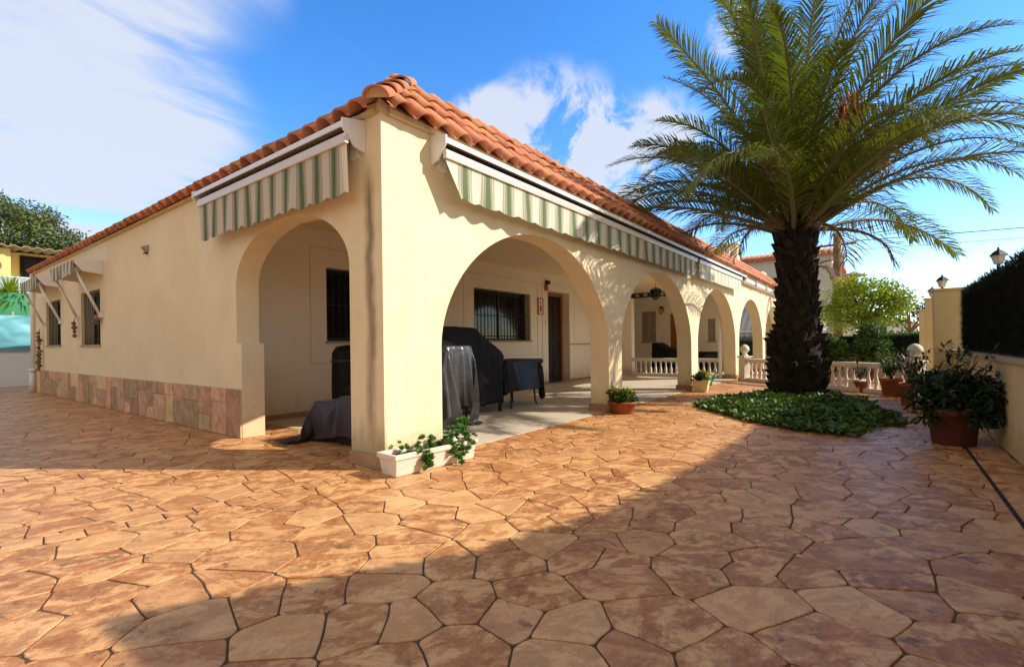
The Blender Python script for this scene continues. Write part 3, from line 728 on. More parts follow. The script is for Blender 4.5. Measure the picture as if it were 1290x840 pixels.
# awnings
def valance(axis, a0, a1, off, ztop, drop, scal, slant0=0.0, wave=.011, seed=1):
    g = rnd(seed); n = max(20, int((a1-a0)/.03)); m = MB(); ph = [g.uniform(0, 6.3) for _ in range(4)]
    def f(u, v):
        a = a0 + (a1-a0)*u
        fold = math.sin(a*2*math.pi/.33 + ph[0]) * wave * v + math.sin(a*11.3 + ph[1])*wave*.6*v + math.sin(a*5.1+ph[2])*wave*.6*v
        zz = ztop - v*(drop + (scal*(abs(math.sin(a*math.pi/(.33 if axis == 'X' else .255))) - .5) if v > .99 else 0))
        aa = a + slant0 * v * math.exp(-(a-a0)/.35)
        return (aa, off + fold, zz) if axis == 'X' else (off + fold, aa, zz)
    return m.grid(f, n, 6)
def patio_awning(label, axis, a0, a1, z, box0, box1, proj, drop, cloth, group, slant=0.0, end_plate=True, seed=1, group_=None):
    """hood, rolled cloth, front bar, end plates and striped valance; axis along which it runs"""
    r = empty('patio_awning', ((a0, 0, z) if axis == 'X' else (0, a0, z)), label, 'awning', group)
    L = r.location
    def W(o): o.parent = r; o.location = (-L.x, -L.y, -L.z); return o
    def bx(m, u0, u1, d0, d1, z0, z1): return m.box(u0, u1, -d1, -d0, z0, z1) if axis == 'X' else m.box(-d1, -d0, u0, u1, z0, z1)
    def pr_(m, prof, u0, u1): return m.prism([(-p[0], p[1]) for p in prof], 'X' if axis == 'X' else 'Y', u0, u1)
    m = MB(); pr_(m, [(.002, z+.03), (.002, z+.012), (proj, z-.045), (proj+.012, z-.075), (proj+.024, z-.075), (proj+.022, z-.028), (proj, z-.018)], box0, box1)
    W(m.build('hood', 'white_metal'))
    m = MB(); cy = proj*.55; p0, p1 = ((box0+.03, -cy, z-.10), (box1-.03, -cy, z-.10)) if axis == 'X' else ((-cy, box0+.03, z-.10), (-cy, box1-.03, z-.10))
    m.tube([p0, p1], .05, 12); W(m.build('cloth_roll', 'drain_dark'))
    m = MB(); pr_(m, [(proj-.035, z-.13), (proj+.01, z-.125), (proj+.018, z-.16), (proj+.012, z-.205), (proj-.025, z-.205)], a0, a1); W(m.build('front_bar', 'pinkish_bar', bevel=.004))
    m = valance(axis, a0, a1, -(proj-.008), z-.20, drop, .035, slant, seed=seed); W(m.build('valance', cloth))
    for e in (box0, box1):
        m = MB(); s = 1 if e == box0 else -1
        pr_(m, [(.002, z+.035), (proj+.03, z-.01), (proj+.03, z-.085), (proj*.55, z-.21), (.002, z-.235)], e - s*.018, e); W(m.build('end_plate', 'white_metal'))
    for e in (box0 + .10, box1 - .10):
        m = MB(); bx(m, e-.05, e+.05, .001, .035, z-.26, z-.02); W(m.build('wall_bracket', 'white_metal'))
    return r
patio_awning('long green and white striped awning above the two near porch arches', 'X', .56, 7.80, 2.855, .56, 12.25, .165, .315, 'awning_cloth_x', 'striped patio awnings', slant=.20, seed=3)
r2 = empty('patio_awning', (8.0, 0, 2.85), 'short pale striped awning valance over the third porch arch', 'awning', 'striped patio awnings')
def place_abs(o, r): o.parent = r; o.location = -r.location; return o
m = MB().prism([(-.130, 2.725), (-.178, 2.73), (-.183, 2.69), (-.178, 2.65), (-.14, 2.65)], 'X', 7.98, 11.72); place_abs(m.build('front_bar', 'pinkish_bar'), r2)
place_abs(valance('X', 8.0, 11.70, -.157, 2.655, .30, .03, .02, seed=8).build('valance', 'awning_cloth_pale'), r2)
place_abs(MB().box(11.70, 11.73, -.19, -.12, 2.62, 2.75).build('end_plate', 'white_metal'), r2)
r3 = empty('closed_awning', (12.4, 0, 2.75), 'closed white rounded awning cassette above the far porch arches', 'awning')
m = MB(); pts = [(-.075 + .075*math.cos(k*math.pi/8), 2.735 + .085*math.sin(k*math.pi/8)) for k in range(16)]
m.prism(pts, 'X', 12.42, 19.4); place_abs(m.build('cassette', 'white_metal'), r3)
for x in (13.6, 15.2, 16.9, 18.6):
    m = MB().prism([(-.17, 2.66), (-.155, 2.66), (-.155, 2.822), (-.002, 2.822), (-.002, 2.83), (-.17, 2.83)], 'X', x, x+.16); place_abs(m.build('clamp', 'grey_metal'), r3)
patio_awning('rolled up striped awning with white end plates over the gable arch by the corner', 'Y', .20, 3.09, 2.845, .22, 3.18, .19, .40, 'awning_cloth_y', 'striped patio awnings', slant=.0, seed=5)

def window_awning(y0, y1, label):
    r = empty('window_awning', (0, (y0+y1)/2, 2.5), label, 'awning', 'little awnings over the gable windows')
    m = MB(); m.box(-.34, -.002, y0, y1, 2.535, 2.555); place_abs(m.build('hood', 'white_metal'), r)
    for y in (y0, y1):
        s = .015 if y == y0 else -.015
        m = MB().prism([(-.002, 2.575), (-.36, 2.56), (-.40, 2.50), (-.28, 2.36), (-.002, 2.33)], 'Y', y - s, y); place_abs(m.build('end_plate', 'white_metal'), r)
    place_abs(valance('Y', y0-.02, y1+.02, -.41, 2.53, .24, .03, seed=int(y0*10)).build('valance', 'awning_cloth_y'), r)
    m = MB(); m.grid(lambda u, v: (-.20 - .21*u, y0 + .02 + (y1-y0-.04)*v, 2.53 - .0*u), 2, 2); place_abs(m.build('cloth', 'awning_cloth_y'), r)
    for y in (y0+.06, y1-.06):
        m = MB(); m.tube([(-.37, y, 2.40), (-.04, y, 1.62)], .022, 8).box(-.06, -.001, y-.03, y+.03, 1.57, 1.66); place_abs(m.build('arm', 'white_metal'), r)
    return r
window_awning(7.72, 9.35, 'striped window awning with white end plates over the nearer gable window')
window_awning(10.66, 12.40, 'striped window awning with white arms over the farther gable window')
def ornament(loc, label, n, drop, mt, seed):
    r = empty('hanging_ornament', loc, label, 'ornament', 'hanging ornaments by the gable windows')
    MB().tube([(0, 0, .1), (0, 0, -drop)], .006, 5).build('cord', 'dark_metal', r)
    g = rnd(seed); m = MB()
    for k in range(n):
        z = -drop*k/max(1, n-1); rr = g.uniform(.035, .06)
        m.lathe([(rr*.3, z-rr), (rr, z-rr*.3), (rr*.9, z+rr*.3), (rr*.2, z+rr)], (g.uniform(-.03, 0), g.uniform(-.05, .05), 0), 8)
    m.build('beads', mt, r)
ornament((-.06, 7.86, 1.58), 'small round red and yellow ornament hanging beside the nearer gable window', 3, .08, 'ornament_mix', 2)
ornament((-.06, 9.42, 1.53), 'red hanging ornament between the two gable windows', 4, .24, 'ornament_red', 3)
ornament((-.06, 12.62, 1.42), 'long garland of dried peppers hanging at the far end of the gable wall', 11, .85, 'ornament_mix', 4)

# ------------------------------------------------------------------ things under the porch
def cloth_prism(name, m, mt, parent, lv=3, amp=.02, seed=0, tex=.35, vox=.028):
    """sheet thrown over a form: voxel skin, softened, then creased with hanging folds"""
    o = m.build(name, mt, parent, fix=True)
    md = o.modifiers.new('r', 'REMESH'); md.mode = 'VOXEL'; md.voxel_size = vox
    md = o.modifiers.new('s', 'SMOOTH'); md.iterations = 5; md.factor = .6
    dg = bpy.context.evaluated_depsgraph_get(); dg.update()
    me = bpy.data.meshes.new_from_object(o.evaluated_get(dg)); o.modifiers.clear(); o.data = me; me.name = name
    zs_ = [v.co.z for v in me.vertices]; z1 = max(zs_)
    nrm = [v.normal.copy() for v in me.vertices]
    for v, n_ in zip(me.vertices, nrm):
        c = v.co; hang = max(0, 1 - c.z/z1); side = 1 - abs(n_.z)
        q = Vector((c.x/tex, c.y/tex, c.z/(tex*4))) + Vector((seed*3.1, seed, 0))
        w_ = nz.noise(q*.6); rg = 1 - abs(nz.noise(q*1.6 + Vector((w_*1.5, w_, 5))))*2.6
        rg2 = 1 - abs(nz.noise(Vector((c.x/tex, c.y/tex, c.z/tex))*1.3 + Vector((9, seed, w_))))*3
        f = rg*amp*(.35 + .65*hang) + max(0, rg2)*amp*.45
        v.co = c + n_*f
    for p in me.polygons: p.use_smooth = True
    return o
gr = empty('covered_grill', (2.7, 1.65, .006), 'tall barbecue under a black fabric cover with a sloping top, on the porch', 'barbecue')
m = MB().prism([(-.72, .12), (-.72, 1.20), (-.66, 1.25), (-.02, 1.25), (.10, 1.16), (.58, .90), (.62, .84), (.60, .13)], 'Y', -.28, .36)
cloth_prism('cover', m, 'black_cover', gr, 3, .010, 3)
for x, y in ((-.03, -.24), (.55, -.24), (-.6, .3), (.55, .3)):
    MB().tube([(x, y, 0), (x, y, .35)], .028, 8).build('leg', 'dark_metal', gr)
tb = empty('covered_table', (3.9, 1.72, .006), 'low round table under a shiny navy cover beside the grill', 'table')
draped('table', 'navy_cover', tb)
MB().box(-.49, .49, -.31, .31, .69, .725).build('tabletop', 'dark_wood', tb)
for x, y in ((-.33, -.28), (.42, -.22), (-.33, .25), (.40, .25)):
    MB().tube([(x*.9, y*.9, .5), (x, y, .05), (x*1.08, y*1.05, 0)], .016, 7).build('leg', 'dark_metal', tb)
tp = empty('covered_chairs', (1.95, 1.12, .006), 'stack under a crumpled grey plastic sheet just behind the corner pier', 'covered stack')
draped('stack', 'grey_tarp', tp)
MB().box(-.24, .15, -.12, .16, .34, .95).build('seats', 'dark_metal', tp)
for x in (-.22, .13):
    for y in (-.10, .14): MB().tube([(x, y, 0), (x, y, .34)], .014, 6).build('leg', 'dark_metal', tp)
sf = empty('covered_sofa', (.75, 1.25, .006), 'low sofa under a wrinkled dark plum cover behind the gable arch', 'sofa')
draped('sofa', 'plum_cover', sf)
MB().box(-.33, .33, -.62, .37, .0, .38).build('base', 'dark_wood', sf)
bn = empty('covered_bin', (1.24, 2.3, .006), 'upright black covered bin under the barred window behind the gable arch', 'bin')
m = MB().lathe([(.20, .0), (.21, .5), (.20, .92), (.15, 1.0), (.03, 1.02)], n=20); m.build('cover', 'black_cover', bn)
MB().lathe([(.205, .80), (.218, .82), (.205, .84)], n=20).build('strap', 'dark_metal', bn)

# neighbour's porch furniture
nb = empty('covered_recliner', (13.8, 2.6, .006), 'black covered recliner seen above the inner porch balustrade', 'chair')
m = MB().prism([(-.75, .10), (-.75, .62), (-.55, .72), (.0, .82), (.28, 1.0), (.42, 1.0), (.45, .10)], 'X', -.35, .4)
cloth_prism('cover', m, 'black_cover', nb, 2, .02, 2)
nb2 = empty('outdoor_cabinet', (14.5, 1.5, .006), 'low black cabinet with a glass front on the far porch', 'cabinet')
MB().box(-.2, .25, -.34, .36, .05, .66).build('body', 'black_cover', nb2, bevel=.01)
MB().box(-.23, .28, -.37, .39, .66, .69).build('top', 'dark_metal', nb2)
m = MB().box(-.21, -.201, -.30, -.02, .12, .60).box(-.21, -.201, .02, .32, .12, .60); m.build('door', 'glass', nb2)

# ------------------------------------------------------------------ balustrades
def baluster(m, c, h0, h1, r=.042):
    H = h1 - h0
    prof = [(.9, 0), (.9, .06), (.55, .10), (1.0, .28), (.95, .36), (.5, .60), (.42, .74), (.6, .80), (.6, .84), (.85, .90), (.85, 1.0)]
    m.lathe([(r*a, h0 + z*H) for a, z in prof], c, 12)
def balustrade(p0, p1, h, label, step=.155, solid_from=None):
    p0, p1 = Vector((*p0, 0)), Vector((*p1, 0)); L = (p1-p0).length; d_ = (p1-p0)/L; n_ = Vector((-d_.y, d_.x, 0))
    r = empty('balustrade', p0, label, 'balustrade', 'white balustrades', math.atan2(d_.y, d_.x))
    MB().box(0, L, -.075, .075, 0.004, .09).build('base_rail', 'balustrade_white', r, bevel=.008)
    MB().box(0, L, -.075, .075, h-.075, h).box(0, L, -.055, .055, h-.10, h-.075).build('top_rail', 'balustrade_white', r, bevel=.012)
    n = int((L-.1)/step); mesh = None
    for k in range(n):
        x = .05 + (L-.1)*(k+.5)/n
        if mesh is None:
            m = MB(); baluster(m, (0, 0, 0), .09, h-.10); o = m.build('baluster', 'balustrade_white', r); mesh = o.data
        else:
            o = bpy.data.objects.new('baluster', mesh); col.objects.link(o); o.parent = r
        o.location = (x, 0, 0)
    return r
balustrade((11.97, .32), (11.97, 3.09), .545, 'inner white balustrade dividing the porch between arches')
b2 = balustrade((11.10, -.42), (8.55, -3.55), .575, 'long white balustrade crossing the patio behind the palm')
def pier(m, x, h, w=.105):
    m.box(x-w, x+w, -w, w, 0.003, h).box(x-w-.03, x+w+.03, -w-.03, w+.03, h, h+.04).box(x-w-.02, x+w+.02, -w-.02, w+.02, .003, .08)
    m.lathe([(.07, h+.04), (.09, h+.06), (.05, h+.09), (.05, h+.11), (.085, h+.14), (.112, h+.19), (.115, h+.23), (.09, h+.29), (.04, h+.325), (.004, h+.335)], (x, 0, 0), 18)
LL = (Vector((11.10, -.42)) - Vector((8.55, -3.55))).length
for x in (-.11, LL + .11):
    m = MB(); pier(m, x, .60); m.build('ball_pier', 'balustrade_white', b2, bevel=.008)
for x in (LL*.50, LL*.76):
    MB().box(x-.12, x+.12, -.12, .12, .002, .24).build('pier_block', 'balustrade_white', b2, bevel=.008)

# ------------------------------------------------------------------ plants: helpers
def tuft(m, c, rx, ry, rz, n, L, W, g, up_=.3, droop=0):
    for _ in range(n):
        while True:
            q = Vector((g.uniform(-1, 1), g.uniform(-1, 1), g.uniform(-1, 1)))
            if q.length <= 1: break
        q = q * (.55 + .45*g.random())
        p = Vector(c) + Vector((q.x*rx, q.y*ry, q.z*rz))
        d_ = Vector((q.x + g.gauss(0, .5), q.y + g.gauss(0, .5), q.z*.6 + up_ + g.gauss(0, .5) - droop))
        m.leaf(p, d_, (g.gauss(0, 1), g.gauss(0, 1), 1.2), L*g.uniform(.6, 1.25), W*g.uniform(.7, 1.2))
    return m
def pot_profile(r0, r1, h):
    return [(r0*.96, 0), (r0, .01), (r1*.95, h*.82), (r1*1.06, h*.83), (r1*1.06, h), (r1*.93, h), (r1*.90, h*.88), (.01, h*.86)]

# trough with succulents at the foot of the corner pier
tr = empty('plant_trough', (.31, -.20, 0), 'long whitish concrete trough of trailing succulents at the foot of the corner pier', 'planter', None, R(-4))
m = MB()
def troughloop(sx, sy, z): return [(-sx, -sy, z), (sx, -sy, z), (sx, sy, z), (-sx, sy, z)]
loops = [troughloop(.405, .085, .0), troughloop(.41, .092, .012), troughloop(.425, .115, .135), troughloop(.437, .127, .137), troughloop(.437, .127, .175), troughloop(.405, .095, .175), troughloop(.395, .085, .13)]
vs = [p for l in loops for p in l]; fs = [(i*4+k, i*4+(k+1)%4, i*4+4+(k+1)%4, i*4+4+k) for i in range(len(loops)-1) for k in range(4)] + [(0,3,2,1)]
m.add(vs, fs); m.build('trough', 'concrete_trough', tr, bevel=.01, fix=False)
MB().box(-.40, .40, -.09, .09, .12, .142).build('soil', 'soil', tr)
m = MB(); g = rnd(3)
def rosette(m, c, r, g, n=14):
    ax = Vector((g.gauss(0, .5), g.gauss(0, .5), 1)).normalized()
    for k in range(n):
        a = k*2.4; el = .25 + .9*k/n
        d_ = Vector((math.cos(a)*math.cos(el), math.sin(a)*math.cos(el), math.sin(el)))
        q = ax.to_track_quat('Z', 'Y') @ d_; m.leaf(c, q, ax, r*g.uniform(.8, 1.1), r*.5)
for cx0, cy0, cz0, rr, nn in [(.30, -.02, .24, .10, 24), (.22, .0, .22, .09, 18), (.36, -.03, .30, .07, 14), (.05, .02, .19, .08, 12), (-.10, .02, .17, .09, 12), (-.24, .03, .155, .05, 6), (.16, -.13, .13, .055, 13), (.18, -.16, .07, .05, 10), (.28, -.14, .13, .06, 12), (-.16, -.15, .11, .05, 12), (-.15, -.16, .07, .04, 8), (.33, -.13, .2, .06, 10)]:
    for _ in range(nn):
        rosette(m, (cx0 + g.gauss(0, rr*.55), cy0 + g.gauss(0, rr*.4), cz0 + g.gauss(0, rr*.5)), g.uniform(.028, .05), g)
m.build('succulents', 'succulent', tr, fix=False)

def potted(name, loc, label, cat, r0, r1, h, pot_mat, fol, group='terracotta pots along the patio', stems=None, n_pot=24):
    r = empty(name, loc, label, cat, group)
    MB().lathe(pot_profile(r0, r1, h), n=n_pot).build('pot', pot_mat, r)
    MB().lathe([(r1*.5, h*.86), (r1*.9, h*.9), (r1*.4, h*.93)], n=16).build('soil', 'soil', r)
    for nm, mb, mt in fol: mb.build(nm, mt, r, fix=False)
    return r
# terracotta bowl with yellow green flowers in front of the second pier
m1 = MB(); m2 = MB(); g = rnd(5)
for _ in range(26):
    a, q = g.uniform(0, 6.3), g.uniform(0, .22); tuft(m1, (q*math.cos(a), q*math.sin(a), .21 + g.uniform(-.04, .08)), .06, .06, .05, 26, .065, .045, g, .4)
for _ in range(16):
    a, q = g.uniform(0, 6.3), g.uniform(0, .18); tuft(m2, (q*math.cos(a), q*math.sin(a), .29 + g.uniform(-.03, .04)), .04, .04, .025, 14, .045, .035, g, .6)
potted('flower_bowl', (4.06, -.20, 0), 'wide terracotta bowl of yellow green flowers in front of the second pier', 'planter', .15, .20, .17, 'terracotta', [('foliage', m1, 'leaf_green'), ('flowers', m2, 'leaf_yellow')], None)
# square cream pot with yellow flowers by third pier
sq = empty('square_planter', (7.78, -.22, 0), 'square cream planter of yellow flowers at the third pier', 'planter', None, R(8))
m = MB(); lo = [(.12, 0), (.155, .19), (.165, .19), (.165, .225), (.14, .225), (.135, .19)]
vs = [p for s_2, z in lo for p in troughloop(s_2, s_2, z)]; m.add(vs, [(i*4+k, i*4+(k+1)%4, i*4+4+(k+1)%4, i*4+4+k) for i in range(5) for k in range(4)] + [(0,3,2,1)])
m.build('pot', 'cream_pot', sq, fix=False)
MB().box(-.135, .135, -.135, .135, .17, .192).build('soil', 'soil', sq)
m1 = MB(); m2 = MB(); g = rnd(8)
for _ in range(14): tuft(m1, (g.uniform(-.12, .12), g.uniform(-.12, .12), .27 + g.uniform(-.02, .08)), .05, .05, .05, 22, .06, .04, g, .4)
for _ in range(12): tuft(m2, (g.uniform(-.13, .16), g.uniform(-.14, .12), .33 + g.uniform(-.05, .05)), .045, .045, .03, 14, .05, .04, g, .5)
m1.build('foliage', 'leaf_green', sq, fix=False); m2.build('flowers', 'petal_yellow', sq, fix=False)
# watering can and bottle behind it
wc = empty('watering_can', (9.3, .12, .006), 'green plastic watering can standing behind the square planter', 'watering can', None, R(-30))
MB().lathe([(.14, 0), (.15, .02), (.15, .20), (.12, .24), (.06, .25)], n=20).build('body', 'can_green', wc)
MB().tube([(.12, 0, .05), (.26, 0, .16), (.36, 0, .27)], [.035, .022, .018], 10).lathe([(.02, .26), (.045, .30)], (.37, 0, 0), 12).build('spout', 'can_green', wc)
MB().tube([(-.12, 0, .06), (-.24, 0, .16), (-.18, 0, .30), (.0, 0, .33), (.08, 0, .25)], .014, 8).build('handle', 'can_green', wc)
bt = empty('water_bottle', (9.0, .40, .006), 'clear blue plastic bottle beside the green watering can', 'bottle')
MB().lathe([(.07, 0), (.075, .02), (.075, .24), (.06, .29), (.025, .35)], n=16).build('body', 'bottle_blue', bt)
MB().lathe([(.028, .35), (.028, .38)], n=12).build('cap', 'white_paint', bt)

def spiky(g, n, h, spread, L, W, stems):
    m = MB()
    for _ in range(stems):
        a = g.uniform(0, 6.28); tip = Vector((math.cos(a)*spread*g.uniform(.3, 1), math.sin(a)*spread*g.uniform(.3, 1), h*g.uniform(.6, 1.05)))
        for k in range(n):
            u = g.uniform(.3, 1); p = tip*u + Vector((g.gauss(0, .02), g.gauss(0, .02), 0))
            m.leaf(p, (g.gauss(0, 1), g.gauss(0, 1), g.gauss(.2, .7)), (0, 0, 1), L*g.uniform(.6, 1.2), W*g.uniform(.7, 1.2))
    return m
def stemset(g2, h, spread, stems):
    m = MB()
    for _ in range(stems):
        a = g2.uniform(0, 6.28); tip = Vector((math.cos(a)*spread*g2.uniform(.3, 1), math.sin(a)*spread*g2.uniform(.3, 1), h*g2.uniform(.6, 1.0)))
        m.tube([(0, 0, 0), tip*.5 + Vector((g2.gauss(0, .02), g2.gauss(0, .02), .05)), tip], [.009, .007, .004], 5)
    return m
def shift(mb, dz): mb.v = [(x, y, z+dz) for x, y, z in mb.v]; return mb
potted('potted_plant', (9.1, -2.85, 0), 'small terracotta pot with a thin drooping plant before the balustrade', 'potted plant', .09, .13, .22, 'terracotta', [('foliage', shift(spiky(rnd(31), 20, .34, .22, .11, .035, 7), .2), 'leaf_dark'), ('stems', shift(stemset(rnd(31), .34, .22, 7), .2), 'wood_pole')])
potted('potted_plant', (8.58, -3.30, 0), 'middle terracotta pot with a leafy upright plant at the balustrade end', 'potted plant', .125, .17, .32, 'terracotta', [('foliage', shift(spiky(rnd(32), 30, .46, .28, .11, .04, 9), .3), 'leaf_green'), ('stems', shift(stemset(rnd(32), .46, .28, 9), .3), 'wood_pole')])
potted('potted_plant', (7.14, -3.52, 0), 'tall dark terracotta pot with a sparse tall plant before the gate pillars', 'potted plant', .11, .14, .34, 'terracotta', [('foliage', shift(spiky(rnd(33), 26, .62, .30, .10, .035, 8), .3), 'leaf_dark'), ('stems', shift(stemset(rnd(33), .62, .30, 8), .3), 'wood_pole')])
jr = empty('pale_jar', (6.72, -3.66, 0), 'pale blue grey plastic drum standing next to the big bush', 'drum')
MB().lathe([(.10, 0), (.11, .02), (.11, .26), (.09, .33), (.05, .36)], n=18).build('body', 'lantern_glass', jr)
MB().lathe([(.055, .36), (.055, .40)], n=14).build('lid', 'bottle_blue', jr)
m1 = MB(); g = rnd(12)
for _ in range(110):
    a, q = g.uniform(0, 6.3), g.uniform(.05, .34); tuft(m1, (q*math.cos(a)*.85, q*math.sin(a), 0.48 + g.uniform(-.24, .17)), .09, .09, .08, 30, .085, .036, g, .1, .15)
sp = spiky(rnd(45), 24, .62, .42, .10, .036, 12); shift(sp, .32); m1.add(sp.v, sp.f)
potted('bushy_pot', (3.78, -3.74, 0), 'large terracotta pot with a big dark bush against the right wall', 'potted plant', .165, .20, .34, 'terracotta_dark', [('foliage', m1, 'leaf_dark'), ('stems', shift(stemset(rnd(46), .6, .35, 14), .3), 'wood_pole')])

# ------------------------------------------------------------------ the palm
PX, PY = 7.30, -2.0
palm = empty('date_palm', (PX, PY, 0), 'stout date palm with a dark trunk and wide feathery crown standing in the ivy bed', 'palm tree')
m = MB()
prof = [(.38, -.05), (.42, .15), (.45, .45), (.41, .75), (.43, .95), (.36, 1.15), (.32, 1.4), (.30, 1.8), (.295, 2.3), (.32, 2.7), (.31, 2.95), (.2, 3.15)]
m.lathe([(r*.88, z) for r, z in prof], n=26)
g = rnd(21)
def prad(z):
    for (r0, z0), (r1, z1) in zip(prof[:-1], prof[1:]):
        if z0 <= z <= z1: return r0 + (r1-r0)*(z-z0)/(z1-z0)
    return .3
k = 0; z = .02
while z < 3.0:          # old leaf bases spiralling up the trunk
    a = k*2.39996; r_ = prad(z)*.90
    c = Vector((math.cos(a)*r_, math.sin(a)*r_, z)); o_d = Vector((math.cos(a), math.sin(a), 0)); s_d = Vector((-math.sin(a), math.cos(a), 0))
    L = g.uniform(.07, .20); W = g.uniform(.06, .115); out = g.uniform(.05, .10)*(1.6 if z < 1.1 else 1)
    tip = c + o_d*out + Vector((0, 0, L))
    if g.random() < .12: z += .0125; k += 1; continue
    tip += s_d*g.gauss(0, .025)
    v = [c - s_d*W - o_d*.06, c + s_d*W - o_d*.06, tip + s_d*W*.55, tip - s_d*W*.55, c - o_d*.05 + Vector((0, 0, L*1.05)), c + o_d*.04 + Vector((0, 0, -.03))]
    m.add(v, [(0, 5, 3), (5, 1, 2), (5, 2, 3), (3, 2, 4), (0, 3, 4), (1, 4, 2)])
    if g.random() < .25:
        m.leaf(c + o_d*.05, o_d*g.uniform(.4, 1) + Vector((0, 0, g.uniform(-.5, 1))) + s_d*g.gauss(0, .6), (0, 0, 1), g.uniform(.10, .24), .012)
    z += .0125; k += 1
m.build('trunk', 'trunk_bark', palm, fix=False)
def frond_mesh(L, e0, droop, seed, dens=1.0, leafL=.50, roll=0):
    """one pinnate frond along +X from the origin, starting at elevation e0 and bending down by droop"""
    g = rnd(seed); N = 22; pts = [Vector((0, 0, 0))]; tang = []
    side = g.gauss(0, .05)
    for i in range(N):
        u = (i+.5)/N; e = e0 - droop*(u**1.9)*1.15
        yaw = side*u*u*3
        d_ = Vector((math.cos(e)*math.cos(yaw), math.cos(e)*math.sin(yaw), math.sin(e))); tang.append(d_); pts.append(pts[-1] + d_*L/N)
    m = MB(); m.cur = 1
    m.tube(pts, [.036*(1-u/N)**.9 + .004 for u in range(N+1)], 6)
    m.cur = 0
    n = int(L*.86/.027*dens)
    for k in range(n):
        u = .12 + .88*k/n; i = min(N-1, int(u*N)); p = pts[i].lerp(pts[i+1], u*N - i); d_ = tang[i]
        sd = Vector((0, 1, 0)) - d_*d_.y; sd.normalize(); nn = d_.cross(sd); nn = nn if nn.z > 0 or abs(nn.z) < .05 else nn
        lp = leafL*(.45 + .75*math.sin(math.pi*min(1, .15 + u*.80))**.8)*(1.0 if u < .8 else 1 - (u-.8)*2.0)
        for s in (-1, 1):
            fwd = .75 + .85*u + g.gauss(0, .10)
            vup = g.choice([.05, .35, .62]) + g.gauss(0, .08)
            dd = (sd*s + d_*fwd + nn*vup).normalized(); ll = lp*g.uniform(.82, 1.12); W = .021
            mid = p + dd*ll*.55; dr = (dd + Vector((0, 0, -.42 - .4*g.random()))).normalized(); tip = mid + dr*ll*.45
            wv = dd.cross(nn); wv = wv.normalized() if wv.length > .01 else sd
            m.add([p - wv*W*.35, p + wv*W*.35, mid + wv*W*.5, mid - wv*W*.5, tip], [(0, 1, 2, 3), (3, 2, 4)])
    return m
V = []
for j in range(6): V.append((R(78), frond_mesh(4.0, R(84 - j*2), R(22 + j*5), 100+j)))
for j in range(7): V.append((R(58), frond_mesh(3.7, R(68 - j*2), R(52 + j*6), 120+j)))
for j in range(7): V.append((R(35), frond_mesh(3.5, R(50 - j*2.5), R(52 + j*6), 140+j)))
for j in range(5): V.append((R(12), frond_mesh(3.25, R(32 - j*3), R(50 + j*5), 160+j, .9)))
protos = [mb.build('frond', ['palm_leaf', 'palm_rib'], palm, fix=False) for _, mb in V]
groups_ = [list(range(0, 6)), list(range(6, 13)), list(range(13, 20)), list(range(20, 25))]
used = set(); g = rnd(77); NF = 74
for k in range(NF):
    u = k/NF
    tier = 0 if u < .28 else 1 if u < .60 else 2 if u < .88 else 3
    i = groups_[tier][(k*3) % len(groups_[tier])]
    a = k*2.39996 + g.gauss(0, .12); rr = .05 + .22*u
    dl = abs((a - R(127) + math.pi) % (2*math.pi) - math.pi)
    if tier == 1 and dl < R(38): i = groups_[2][(k*3) % 7]
    if i in used:
        o = bpy.data.objects.new('frond', protos[i].data); col.objects.link(o); o.parent = palm
    else: o = protos[i]; used.add(i)
    o.location = (math.cos(a)*rr, math.sin(a)*rr, 3.22 - .34*u + g.uniform(-.03, .03)); o.rotation_euler = (g.gauss(0, .18), g.gauss(0, .05), a); s = g.uniform(.88, 1.08); o.scale = (s, s, s)
for i, o in enumerate(protos):
    if i not in used: bpy.data.objects.remove(o)
# dry hanging fronds and orange fruit stalks
for a, e, sd_ in ((2.75, -.05, 5), (-2.55, -.25, 6), (-1.25, -.2, 7)):
    o = frond_mesh(1.5, R(10) + e, R(80), sd_, .55, .5).build('dry_frond', ['palm_old', 'palm_old'], palm, fix=False); o.location = (math.cos(a)*.3, math.sin(a)*.3, 2.92); o.rotation_euler.z = a
def stalk(loc, d_, seed):
    g = rnd(seed); m = MB(); d_ = Vector(d_)
    m.tube([(0, 0, 0), d_*.55, d_*.85 + Vector((0, 0, -.04))], [.02, .016, .012], 6)
    for _ in range(48):
        e = d_*.85 + Vector((g.gauss(0, .10), g.gauss(0, .10), -g.uniform(.08, .42)))
        m.tube([d_*.8, d_*.85 + (e - d_*.85)*.4 + Vector((0, 0, .08)), e], [.006, .005, .004], 4)
    m.build('fruit_stalk', 'fruit_orange', palm, loc=loc, fix=False)
for q, (lx, tz) in enumerate(((.12, 1.55), (.02, 1.35), (.22, 1.30), (.62, .75), (.74, .62))):
    e_ = rt*lx - fw*(1.25 if q < 3 else 1.0)
    stalk((e_.x*.15, e_.y*.15, 3.35), (e_.x, e_.y, tz), q)

